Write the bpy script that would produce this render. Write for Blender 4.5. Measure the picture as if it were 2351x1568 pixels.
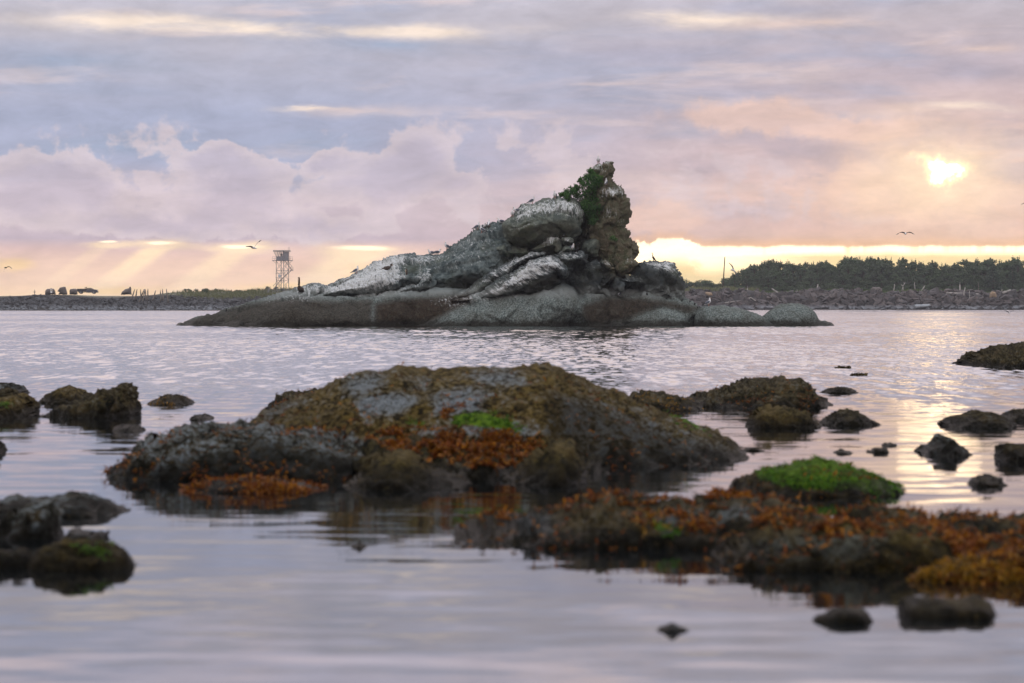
import bpy, math, random
import numpy as np
from mathutils import Vector, Matrix

for _o in list(bpy.data.objects):
    bpy.data.objects.remove(_o)
scene = bpy.context.scene
COL = scene.collection

# ---------------------------------------------------------------- camera
# photo frame used for measuring: 2351 x 1568 px, horizon at y = 699
CX, HY, F, H = 1175.5, 699.0, 6888.0, 1.46
cam_d = bpy.data.cameras.new("camera")
cam = bpy.data.objects.new("camera", cam_d)
COL.objects.link(cam)
cam.location = (0, 0, H)
cam.rotation_euler = (math.pi / 2, 0, 0)
cam_d.sensor_width = 36.0
cam_d.lens = 36.0 * F / 2351.0
cam_d.shift_y = -(784.0 - HY) / 2351.0
cam_d.clip_start = 0.5
cam_d.clip_end = 9000
cam_d.dof.use_dof = True
cam_d.dof.focus_distance = 208.0
cam_d.dof.aperture_fstop = 3.4
scene.camera = cam

# ---------------------------------------------------------------- colour / render
scene.view_settings.view_transform = 'Standard'
scene.view_settings.look = 'None'
scene.view_settings.exposure = 0.1
scene.view_settings.gamma = 1.0
scene.view_settings.use_curve_mapping = False
scene.render.engine = 'CYCLES'
scene.cycles.use_denoising = True
scene.cycles.max_bounces = 4
scene.cycles.diffuse_bounces = 2
scene.cycles.glossy_bounces = 3
scene.cycles.volume_bounces = 0
scene.cycles.sample_clamp_indirect = 4.0
scene.cycles.caustics_reflective = False


def lin(c):
    out = []
    for v in c[:3]:
        v = v / 255.0
        out.append(v / 12.92 if v <= 0.04045 else ((v + 0.055) / 1.055) ** 2.4)
    return (out[0], out[1], out[2], 1.0)


# ---------------------------------------------------------------- node helpers
def nd(nt, typ, ins=None, **attrs):
    n = nt.nodes.new(typ)
    for k, v in attrs.items():
        setattr(n, k, v)
    for k, v in (ins or {}).items():
        s = n.inputs[k]
        if hasattr(v, 'is_output') or isinstance(v, bpy.types.NodeSocket):
            nt.links.new(v, s)
        else:
            s.default_value = v
    return n


def mth(nt, op, a, b=None, c=None, clamp=False):
    ins = {0: a}
    if b is not None:
        ins[1] = b
    if c is not None:
        ins[2] = c
    return nd(nt, 'ShaderNodeMath', ins, operation=op, use_clamp=clamp).outputs[0]


def sstep(nt, val, lo, hi, o0=0.0, o1=1.0):
    return nd(nt, 'ShaderNodeMapRange', {0: val, 1: lo, 2: hi, 3: o0, 4: o1}, interpolation_type='SMOOTHSTEP').outputs[0]


def lstep(nt, val, lo, hi, o0=0.0, o1=1.0):
    return nd(nt, 'ShaderNodeMapRange', {0: val, 1: lo, 2: hi, 3: o0, 4: o1}, interpolation_type='LINEAR').outputs[0]


def mixc(nt, fac, a, b, blend='MIX'):
    n = nt.nodes.new('ShaderNodeMix')
    n.data_type = 'RGBA'
    n.blend_type = blend
    n.clamp_factor = True
    for idx, v in ((0, fac), (6, a), (7, b)):
        s = n.inputs[idx]
        if isinstance(v, bpy.types.NodeSocket):
            nt.links.new(v, s)
        else:
            s.default_value = v
    return n.outputs[2]


def mapping(nt, vec, loc=(0, 0, 0), rot=(0, 0, 0), scale=(1, 1, 1)):
    return nd(nt, 'ShaderNodeMapping', {'Vector': vec, 'Location': loc, 'Rotation': rot, 'Scale': scale}).outputs[0]


def noise(nt, vec, scale, detail=4.0, rough=0.55, dist=0.0, dim='3D', out=0):
    n = nd(nt, 'ShaderNodeTexNoise', {'Vector': vec, 'Scale': scale, 'Detail': detail, 'Roughness': rough, 'Distortion': dist},
           noise_dimensions=dim)
    return n.outputs[out]


def ramp(nt, fac, stops, interp='LINEAR'):
    r = nd(nt, 'ShaderNodeValToRGB', {0: fac})
    cr = r.color_ramp
    cr.interpolation = interp
    while len(cr.elements) < len(stops):
        cr.elements.new(0.5)
    for e, (p, c) in zip(cr.elements, stops):
        e.position = p
        e.color = lin(c)
    return r.outputs[0]


# ---------------------------------------------------------------- world: sunset sky with broken cloud
SUN_AZ = math.radians((2150 - CX) / 120.2)      # right of the view axis
SUN_EL = math.radians((HY - 392) / 120.2)


DECK = 2.4          # the overcast deck brightens towards the zenith


def build_world():
    w = bpy.data.worlds.new("World")
    scene.world = w
    w.use_nodes = True
    nt = w.node_tree
    nt.nodes.clear()
    tc = nd(nt, 'ShaderNodeTexCoord').outputs['Generated']
    sep = nd(nt, 'ShaderNodeSeparateXYZ', {0: tc})
    x, y, z = sep.outputs
    el = mth(nt, 'MULTIPLY', mth(nt, 'ARCSINE', z), 57.296)
    az = mth(nt, 'MULTIPLY', mth(nt, 'ARCTAN2', x, y), 57.296)
    D = nd(nt, 'ShaderNodeVectorMath', {0: tc, 'Scale': 57.296}, operation='SCALE').outputs[0]
    uv = nd(nt, 'ShaderNodeCombineXYZ', {0: az, 1: el, 2: 0.0}).outputs[0]

    def warped(scale, amt, detail=4.0, stretch=(1, 1, 1)):
        nv = noise(nt, mapping(nt, D, scale=stretch), scale, detail, 0.6, out=1)
        off = nd(nt, 'ShaderNodeVectorMath', {0: nv, 1: (0.5, 0.5, 0.5)}, operation='SUBTRACT').outputs[0]
        return nd(nt, 'ShaderNodeVectorMath', {0: off, 1: amt, 2: uv}, operation='MULTIPLY_ADD').outputs[0]

    uv_soft = warped(0.6, (2.4, 0.60, 0), 6.0, (0.5, 0.5, 1.6))     # streaky, horizontal
    uv_puff = warped(1.4, (0.9, 0.75, 0), 6.0)                          # cauliflower edges
    uv_slot = warped(1.2, (0.5, 0.06, 0), 3.0)
    uv_hole = warped(2.4, (1.0, 0.62, 0), 6.0)

    def blob(vec, px, py, rx, ry, rot=0.0):
        cu, cv, ru, rv = (px - CX) / 120.2, (HY - py) / 120.2, rx / 120.2, ry / 120.2
        # vec-c, rotated, then scaled (TEXTURE mapping does subtract, inverse-rotate, divide)
        m = nd(nt, 'ShaderNodeMapping', {'Vector': vec, 'Location': (cu, cv, 0), 'Rotation': (0, 0, rot), 'Scale': (ru, rv, 1e6)},
               vector_type='TEXTURE').outputs[0]
        return nd(nt, 'ShaderNodeTexGradient', {'Vector': m}, gradient_type='QUADRATIC_SPHERE').outputs[1]

    def add(*vals):
        s = vals[0]
        for v in vals[1:]:
            s = mth(nt, 'ADD', s, v)
        return s

    # vertical gradients, cool side and sunward side
    t = lstep(nt, el, 0.0, 10.0)
    cool = ramp(nt, t, [(0.0, (255, 218, 172)), (0.04, (250, 211, 180)), (0.085, (238, 202, 184)), (0.105, (222, 190, 184)), (0.125, (193, 176, 187)), (0.155, (199, 182, 190)),
                        (0.20, (203, 187, 196)), (0.27, (172, 174, 197)), (0.36, (168, 173, 197)), (0.47, (181, 179, 194)), (0.52, (186, 182, 193)),
                        (0.58, (188, 184, 196)), (0.66, (178, 179, 200)), (0.76, (204, 190, 198)), (1.0, (176, 178, 198))])
    warm = ramp(nt, t, [(0.0, (252, 222, 165)), (0.07, (252, 218, 165)), (0.11, (236, 194, 164)), (0.15, (221, 184, 170)), (0.20, (233, 196, 178)),
                        (0.27, (226, 192, 182)), (0.36, (212, 186, 183)), (0.45, (193, 178, 186)), (0.56, (186, 177, 185)), (1.0, (164, 168, 188))])
    warm_f = sstep(nt, az, -4.0, 9.0)
    behind = sstep(nt, mth(nt, 'ABSOLUTE', az), 20.0, 80.0, 1.0, 0.0)
    base = mixc(nt, mth(nt, 'MULTIPLY', warm_f, behind), cool, warm)

    # broad lavender / blue streaks
    n1 = noise(nt, mapping(nt, D, scale=(0.16, 0.16, 1.15)), 1.0, 5.0, 0.55, 0.4)
    f1 = mth(nt, 'MULTIPLY', sstep(nt, n1, 0.44, 0.66), sstep(nt, el, 1.4, 2.6))
    base = mixc(nt, mth(nt, 'MULTIPLY', f1, 0.62), base, lin((163, 169, 192)))
    n2 = noise(nt, mapping(nt, D, loc=(7, 3, 11), scale=(0.20, 0.20, 1.6)), 1.0, 6.0, 0.6, 0.3)
    f2 = mth(nt, 'MULTIPLY', sstep(nt, n2, 0.52, 0.70), sstep(nt, el, 0.9, 2.2))
    base = mixc(nt, mth(nt, 'MULTIPLY', f2, 0.55), base, lin((228, 206, 202)))

    n_brk = noise(nt, mapping(nt, D, loc=(2, 5, 1), scale=(0.5, 0.5, 2.2)), 1.0, 6.0, 0.62, 0.5)
    # named blue windows and grey banks
    def paint(col, fac_max, vec, specs, base):
        fs = add(*[blob(vec, *s) for s in specs])
        fs = mth(nt, 'MULTIPLY', sstep(nt, fs, 0.0, 0.95), sstep(nt, n_brk, 0.30, 0.62, 0.25, 1.0))
        return mixc(nt, mth(nt, 'MULTIPLY', fs, fac_max), base, col)

    base = paint(lin((154, 167, 191)), 0.7, uv_soft, [(150, 150, 620, 75), (260, 345, 700, 90), (760, 330, 260, 60), (900, 110, 300, 40)], base)
    base = paint(lin((172, 168, 186)), 0.65, uv_soft, [(1500, 120, 600, 70), (1780, 215, 520, 75), (2200, 165, 380, 60), (1900, 20, 500, 30)], base)
    base = paint(lin((182, 168, 178)), 0.8, uv_puff, [(1830, 350, 260, 130), (2080, 300, 200, 90), (2290, 290, 170, 110), (1700, 480, 220, 60), (1600, 390, 140, 90)], base)

    # cumulus puffs with a firmer edge
    puff_specs = [(120, 400, 190, 75), (210, 450, 200, 110), (40, 460, 150, 90), (480, 362, 130, 62), (590, 395, 170, 90), (560, 460, 260, 80), (735, 372, 85, 48),
                  (880, 400, 230, 110), (960, 350, 120, 75), (1050, 430, 240, 110), (700, 520, 420, 55), (350, 520, 420, 50)]
    fp = add(*[blob(uv_puff, *s) for s in puff_specs])
    n3 = noise(nt, D, 1.5, 7.0, 0.6)
    fp = mth(nt, 'ADD', fp, mth(nt, 'MULTIPLY', mth(nt, 'SUBTRACT', n3, 0.5), 0.55))
    n_c = noise(nt, mapping(nt, D, loc=(3, 8, 6), scale=(0.7, 0.7, 1.0)), 0.95, 7.0, 0.58, 0.2)
    bandc = mth(nt, 'MULTIPLY', sstep(nt, el, 1.2, 1.8), sstep(nt, el, 2.6, 4.4, 1.0, 0.0))
    fp = mth(nt, 'ADD', fp, mth(nt, 'MULTIPLY', bandc, mth(nt, 'MULTIPLY', mth(nt, 'SUBTRACT', n_c, 0.46), 2.2)))
    fpe = sstep(nt, fp, 0.11, 0.28)
    inner = sstep(nt, fp, 0.15, 0.9)
    pcol = mixc(nt, inner, lin((215, 199, 203)), lin((196, 183, 195)))
    base = mixc(nt, mth(nt, 'MULTIPLY', fpe, mth(nt, 'SUBTRACT', 0.75, mth(nt, 'MULTIPLY', warm_f, 0.45))), base, pcol)
    gb = mth(nt, 'MULTIPLY', mth(nt, 'MULTIPLY', sstep(nt, n_c, 0.50, 0.36), 1.0), warm_f)
    gb = mth(nt, 'MULTIPLY', mth(nt, 'MULTIPLY', sstep(nt, n_c, 0.38, 0.50, 1.0, 0.0), bandc), warm_f)
    base = mixc(nt, mth(nt, 'MULTIPLY', gb, 0.65), base, lin((184, 168, 177)))
    # right-hand peach billows
    fr = add(*[blob(uv_puff, *s) for s in [(1720, 270, 330, 70), (1980, 300, 300, 60), (2150, 470, 360, 120), (1500, 500, 260, 70), (1950, 420, 120, 110), (2300, 480, 200, 120)]])
    fr = sstep(nt, mth(nt, 'ADD', fr, mth(nt, 'MULTIPLY', mth(nt, 'SUBTRACT', n3, 0.5), 0.5)), 0.08, 0.45)
    base = mixc(nt, mth(nt, 'MULTIPLY', fr, 0.62), base, lin((238, 201, 183)))

    # pale lit streaks near the top and around the hole
    base = paint(lin((250, 230, 212)), 0.85, uv_soft, [(270, 55, 600, 44), (560, 74, 560, 36), (980, 72, 480, 44), (1620, 48, 420, 40), (690, 250, 190, 12), (2200, 250, 230, 30)], base)
    base = paint(lin((238, 210, 196)), 0.6, uv_soft, [(1850, 62, 500, 40), (2250, 110, 300, 30), (2060, 262, 420, 45), (850, 255, 420, 30)], base)

    # the cloud base with the strip of clear sky below it (right of the stack)
    edge_n = noise(nt, mapping(nt, D, scale=(1.0, 1.0, 0.0)), 1.6, 5.0, 0.6)
    bump_ = blob(uv_hole, 1540, 560, 120, 4000)
    edge = add(1.105, mth(nt, 'MULTIPLY', mth(nt, 'SUBTRACT', edge_n, 0.5), 0.16), mth(nt, 'MULTIPLY', sstep(nt, bump_, 0.05, 0.45), 0.15))
    e = mth(nt, 'SUBTRACT', el, edge)                     # > 0 above the cloud base
    below = sstep(nt, e, -0.045, 0.05, 1.0, 0.0)
    right = mth(nt, 'MULTIPLY', sstep(nt, az, 0.9, 2.6), sstep(nt, az, 9.6, 13.5, 1.0, 0.0))
    white_v = mth(nt, 'MULTIPLY', sstep(nt, e, -0.22, -0.07), sstep(nt, edge_n, 0.30, 0.52, 0.35, 1.0))                  # brightest just under the base
    near_gap = sstep(nt, az, 6.2, 3.4)                    # wide and white close to the stack
    near_gap = sstep(nt, az, 3.2, 6.4, 1.0, 0.0)
    white_m = mth(nt, 'MULTIPLY', add(white_v, mth(nt, 'MULTIPLY', near_gap, sstep(nt, e, -0.62, -0.25))), 1.0, clamp=True)
    strip = mixc(nt, white_m, lin((253, 222, 160)), (1.75, 1.45, 0.95, 1))
    base = mixc(nt, mth(nt, 'MULTIPLY', below, right), base, strip)
    # orange fringe just above the base
    fringe = mth(nt, 'MULTIPLY', mth(nt, 'MULTIPLY', sstep(nt, e, 0.28, 0.0), sstep(nt, e, -0.01, 0.03)), right)
    fringe = mth(nt, 'MULTIPLY', mth(nt, 'MULTIPLY', sstep(nt, e, 0.0, 0.22, 1.0, 0.0), sstep(nt, e, -0.01, 0.03)), right)
    base = mixc(nt, mth(nt, 'MULTIPLY', fringe, 0.55), base, lin((244, 190, 140)))

    # slots of light on the left, with shafts slanting down from them
    s1 = mth(nt, 'SUBTRACT', az, mth(nt, 'MULTIPLY', mth(nt, 'SUBTRACT', el, 1.12), 1.35))
    bandv = mth(nt, 'MULTIPLY', sstep(nt, el, 1.12, 1.02), 1.0)
    bandv = mth(nt, 'MULTIPLY', sstep(nt, el, 1.02, 1.14, 1.0, 0.0), sstep(nt, el, 0.0, 0.75, 0.5, 1.0))

    def shaft(px, half):
        c = (px - CX) / 120.2
        dd = mth(nt, 'ABSOLUTE', mth(nt, 'SUBTRACT', s1, c))
        return sstep(nt, dd, half * 0.25, half, 1.0, 0.0)
    rays = add(mth(nt, 'MULTIPLY', shaft(372, 0.42), 1.0), mth(nt, 'MULTIPLY', shaft(560, 0.5), 0.75), mth(nt, 'MULTIPLY', shaft(850, 0.75), 1.0),
               mth(nt, 'MULTIPLY', shaft(245, 0.3), 0.35))
    base = mixc(nt, mth(nt, 'MULTIPLY', mth(nt, 'MULTIPLY', rays, bandv), 1.0), base, (1.06, 0.79, 0.53, 1))
    sl = add(*[blob(uv_slot, *s) for i, s in enumerate([(372, 559, 60, 8), (250, 556, 40, 5), (552, 567, 80, 9), (838, 570, 110, 11)])])
    gl_ = add(*[blob(uv_soft, *s) for s in [(372, 562, 150, 26), (250, 560, 110, 18), (552, 569, 170, 26), (838, 574, 240, 34)]])
    base = mixc(nt, mth(nt, 'MULTIPLY', sstep(nt, gl_, 0.0, 0.7), 0.8), base, lin((255, 226, 190)))
    base = mixc(nt, sstep(nt, sl, 0.0, 0.6), base, (1.35, 1.12, 0.80, 1))
    lowg = add(*[blob(uv_soft, *s) for s in [(660, 655, 160, 22), (860, 630, 170, 60), (250, 668, 260, 18), (20, 600, 90, 30)]])
    base = mixc(nt, mth(nt, 'MULTIPLY', sstep(nt, lowg, 0.0, 0.6), 0.7), base, lin((255, 216, 156)))

    # the hole in front of the sun
    halo = blob(uv_puff, 2150, 410, 520, 280)
    base = mixc(nt, mth(nt, 'MULTIPLY', sstep(nt, halo, 0.0, 0.9), 0.9), base, lin((255, 222, 190)))
    inner_h = blob(uv_hole, 2152, 396, 150, 100)
    base = mixc(nt, mth(nt, 'MULTIPLY', sstep(nt, inner_h, 0.0, 0.8), 0.85), base, (1.02, 0.80, 0.57, 1))
    hole = add(blob(uv_hole, 2126, 376, 62, 42, -0.3), blob(uv_hole, 2172, 394, 78, 36), blob(uv_hole, 2158, 414, 44, 46))
    base = mixc(nt, sstep(nt, hole, 0.04, 0.85), base, (1.9, 1.25, 0.70, 1))
    base = mixc(nt, sstep(nt, hole, 0.45, 1.0), base, (2.6, 2.1, 1.5, 1))
    # fine cloud texture over everything
    tex = noise(nt, mapping(nt, D, loc=(9, 1, 4), scale=(0.9, 0.9, 2.6)), 1.0, 8.0, 0.65, 0.3)
    base = nd(nt, 'ShaderNodeVectorMath', {0: base, 'Scale': lstep(nt, tex, 0.3, 0.7, 0.89, 1.12)}, operation='SCALE').outputs[0]

    # the deck is thinner and lighter overhead
    gain = mth(nt, 'ADD', lstep(nt, el, 5.5, 8.8, 1.0, 2.0), lstep(nt, el, 13.0, 60.0, 0.0, DECK - 2.0))
    base = nd(nt, 'ShaderNodeVectorMath', {0: base, 'Scale': gain}, operation='SCALE').outputs[0]

    # the rest of the sky: the same broken deck carried round and overhead, a little clear dusk sky between
    sky = nd(nt, 'ShaderNodeTexSky', sky_type='NISHITA', sun_disc=False, sun_elevation=SUN_EL, sun_rotation=SUN_AZ, altitude=0.0,
             air_density=1.0, dust_density=1.5, ozone_density=1.5).outputs[0]
    sky = nd(nt, 'ShaderNodeVectorMath', {0: sky, 'Scale': 0.12}, operation='SCALE').outputs[0]
    up = sstep(nt, el, 5.0, 45.0)
    nz = noise(nt, mapping(nt, D, scale=(0.05, 0.05, 0.16)), 1.0, 4.0, 0.6)
    deck = mixc(nt, sstep(nt, nz, 0.35, 0.65), lin((176, 180, 196)), lin((206, 204, 208)))
    deck = nd(nt, 'ShaderNodeVectorMath', {0: deck, 'Scale': 1.0}, operation='SCALE').outputs[0]
    low = mixc(nt, sstep(nt, el, 5.5, 9.0), cool, mixc(nt, sstep(nt, nz, 0.38, 0.62), lin((172, 176, 200)), lin((216, 198, 200))))
    low = mixc(nt, sstep(nt, el, 8.0, 12.5), low, lin((222, 205, 203)))
    rest = mixc(nt, sstep(nt, el, 16.0, 50.0), low, deck)
    rest = nd(nt, 'ShaderNodeVectorMath', {0: rest, 'Scale': gain}, operation='SCALE').outputs[0]
    rest = mixc(nt, mth(nt, 'MULTIPLY', up, sstep(nt, nz, 0.36, 0.50, 0.5, 0.0)), rest, sky)
    rest = mixc(nt, sstep(nt, el, -2.0, 0.0), lin((150, 140, 140)), rest)
    out_f = mth(nt, 'MAXIMUM', sstep(nt, el, 6.6, 9.5), sstep(nt, mth(nt, 'ABSOLUTE', az), 12.0, 18.0))
    bg1 = nd(nt, 'ShaderNodeBackground', {'Color': base, 'Strength': 1.0})
    bg2 = nd(nt, 'ShaderNodeBackground', {'Color': rest, 'Strength': 1.0})
    ms = nd(nt, 'ShaderNodeMixShader', {0: out_f, 1: bg1.outputs[0], 2: bg2.outputs[0]})
    out = nd(nt, 'ShaderNodeOutputWorld')
    nt.links.new(ms.outputs[0], out.inputs[0])
    w.cycles.sampling_method = 'MANUAL'
    w.cycles.sample_map_resolution = 512


build_world()

# the sun itself, veiled by cloud: only a little of it comes through the hole
sun_d = bpy.data.lights.new("sun", 'SUN')
sun_d.energy = 0.0006
sun_d.angle = math.radians(1.6)
sun_d.color = (1.0, 0.72, 0.42)
sun = bpy.data.objects.new("sun", sun_d)
COL.objects.link(sun)
_dir = Vector((math.sin(SUN_AZ) * math.cos(SUN_EL), math.cos(SUN_AZ) * math.cos(SUN_EL), math.sin(SUN_EL)))
sun.rotation_euler = (-_dir).to_track_quat('-Z', 'Y').to_euler()
sun.location = (60, 300, 40)

# ---------------------------------------------------------------- scene helpers
def at(px, py, d):
    """a point seen at photo pixel (px, py) standing d metres away"""
    return Vector(((px - CX) / F * d, d, H + (HY - py) / F * d))


def dist_of(yw):
    """distance of a point of the water surface seen at photo row yw"""
    return F * H / (yw - HY)


def tag(o, label=None, cat=None, group=None, kind=None):
    for k, v in (('label', label), ('category', cat), ('group', group), ('kind', kind)):
        if v:
            o[k] = v
    return o


def empty(name, loc, rz=0.0):
    o = bpy.data.objects.new(name, None)
    o.empty_display_size = 0.3
    o.location = loc
    o.rotation_euler = (0, 0, rz)
    COL.objects.link(o)
    return o


def obj(name, me, mat=None, parent=None, loc=None):
    o = bpy.data.objects.new(name, me)
    COL.objects.link(o)
    if mat is not None and not me.materials:
        me.materials.append(mat)
    if parent is not None:
        o.parent = parent
    if loc is not None:
        o.location = loc
    return o


def mesh(name, verts, faces, smooth=True):
    me = bpy.data.meshes.new(name)
    verts = np.asarray(verts, dtype=np.float32)
    if isinstance(faces, np.ndarray):
        k = faces.shape[1]
        me.vertices.add(len(verts))
        me.vertices.foreach_set('co', verts.ravel())
        me.loops.add(faces.size)
        me.loops.foreach_set('vertex_index', faces.astype(np.int32).ravel())
        me.polygons.add(len(faces))
        me.polygons.foreach_set('loop_start', np.arange(0, faces.size, k, dtype=np.int32))
        me.polygons.foreach_set('loop_total', np.full(len(faces), k, dtype=np.int32))
        me.update(calc_edges=True)
    else:
        me.from_pydata([tuple(v) for v in verts.tolist()], [], faces)
        me.update()
    if smooth:
        me.polygons.foreach_set('use_smooth', np.ones(len(me.polygons), dtype=bool))
    return me


def set_attr(me, name, arr):
    a = me.color_attributes.new(name, 'FLOAT_COLOR', 'POINT')
    a.data.foreach_set('color', np.asarray(arr, dtype=np.float32).ravel())


# ---- numpy noise
_rng = np.random.default_rng(7)
_PERM = np.concatenate([_rng.permutation(256)] * 3).astype(np.int64)
_G = _rng.normal(size=(256, 3))
_G /= np.linalg.norm(_G, axis=1)[:, None]


def perlin(p):
    i = np.floor(p).astype(np.int64)
    f = p - i
    i &= 255
    u = f * f * f * (f * (f * 6 - 15) + 10)
    res = 0
    for dx in (0, 1):
        for dy in (0, 1):
            for dz in (0, 1):
                h = _PERM[_PERM[_PERM[(i[:, 0] + dx) & 255] + ((i[:, 1] + dy) & 255)] + ((i[:, 2] + dz) & 255)]
                g = _G[h]
                dot = g[:, 0] * (f[:, 0] - dx) + g[:, 1] * (f[:, 1] - dy) + g[:, 2] * (f[:, 2] - dz)
                wx = u[:, 0] if dx else 1 - u[:, 0]
                wy = u[:, 1] if dy else 1 - u[:, 1]
                wz = u[:, 2] if dz else 1 - u[:, 2]
                res = res + dot * wx * wy * wz
    return res * 1.5


def fbm(p, octs=4, gain=0.5, ridged=False):
    a, s, tot = 1.0, 0.0, 0.0
    q = p.copy()
    for k in range(octs):
        n = perlin(q + 17.3 * k)
        if ridged:
            n = 1.0 - 2.0 * np.abs(n)
        s = s + a * n
        tot += a
        a *= gain
        q = q * 2.03
    return s / tot


def worley(p, full=False):
    """nearest two distances and a random number of the nearest cell (full: also offset to its centre and a random direction)"""
    dl = np.zeros_like(p)
    rd = np.zeros_like(p)
    i = np.floor(p).astype(np.int64)
    f1 = np.full(len(p), 9.0)
    f2 = np.full(len(p), 9.0)
    cid = np.zeros(len(p))
    for dx in (-1, 0, 1):
        for dy in (-1, 0, 1):
            for dz in (-1, 0, 1):
                c = i + np.array([dx, dy, dz])
                h = _PERM[_PERM[_PERM[c[:, 0] & 255] + (c[:, 1] & 255)] + (c[:, 2] & 255)]
                h2 = _PERM[h + 31]
                h3 = _PERM[h2 + 57]
                q = c + np.stack([h, h2, h3], 1) / 256.0
                dd = np.sqrt(((p - q) ** 2).sum(1))
                nearer = dd < f1
                f2 = np.where(nearer, f1, np.minimum(f2, dd))
                cid = np.where(nearer, _PERM[h3 + 11] / 255.0, cid)
                if full:
                    dl = np.where(nearer[:, None], p - q, dl)
                    rd = np.where(nearer[:, None], _G[h2], rd)
                f1 = np.where(nearer, dd, f1)
    return (f1, f2, cid, dl, rd) if full else (f1, f2, cid)


def smooth01(x):
    x = np.clip(x, 0, 1)
    return x * x * (3 - 2 * x)


def catmull(pts, n=6):
    pts = np.asarray(pts, float)
    P = len(pts)
    out = []
    for i in range(P):
        p0, p1, p2, p3 = pts[(i - 1) % P], pts[i], pts[(i + 1) % P], pts[(i + 2) % P]
        for k in range(n):
            t = k / n
            out.append(0.5 * ((2 * p1) + (-p0 + p2) * t + (2 * p0 - 5 * p1 + 4 * p2 - p3) * t * t + (-p0 + 3 * p1 - 3 * p2 + p3) * t ** 3))
    return np.array(out)


def poly_sdf(pt, poly, skip=None):
    """signed distance (inside > 0) and nearest point on the outline; outline edges in skip do not count"""
    a = poly
    b = np.roll(poly, -1, 0)
    best = np.full(len(pt), 1e9)
    near = np.zeros_like(pt)
    inside = np.zeros(len(pt), bool)
    for k in range(len(a)):
        ab = b[k] - a[k]
        c1 = (a[k, 1] > pt[:, 1]) != (b[k, 1] > pt[:, 1])
        if c1.any() and ab[1] != 0:
            xi = a[k, 0] + (pt[:, 1] - a[k, 1]) * ab[0] / ab[1]
            inside ^= c1 & (pt[:, 0] < xi)
        if skip is not None and skip[k]:
            continue
        L = (ab ** 2).sum()
        if L < 1e-12:
            continue
        t = np.clip(((pt - a[k]) @ ab) / L, 0, 1)
        q = a[k] + t[:, None] * ab
        dd = ((pt - q) ** 2).sum(1)
        m = dd < best
        best = np.where(m, dd, best)
        near = np.where(m[:, None], q, near)
    best = np.sqrt(best)
    return np.where(inside, best, -best), near, inside


def soft_mask(px, py, polys, soft):
    """0..1 mask of several photo polygons with soft rims"""
    m = np.zeros(len(px))
    pt = np.stack([px, py], 1)
    for poly, s in polys:
        sd, _, _ = poly_sdf(pt, np.asarray(poly, float))
        m = np.maximum(m, s * smooth01((sd + soft * 0.5) / soft))
    return m


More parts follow.
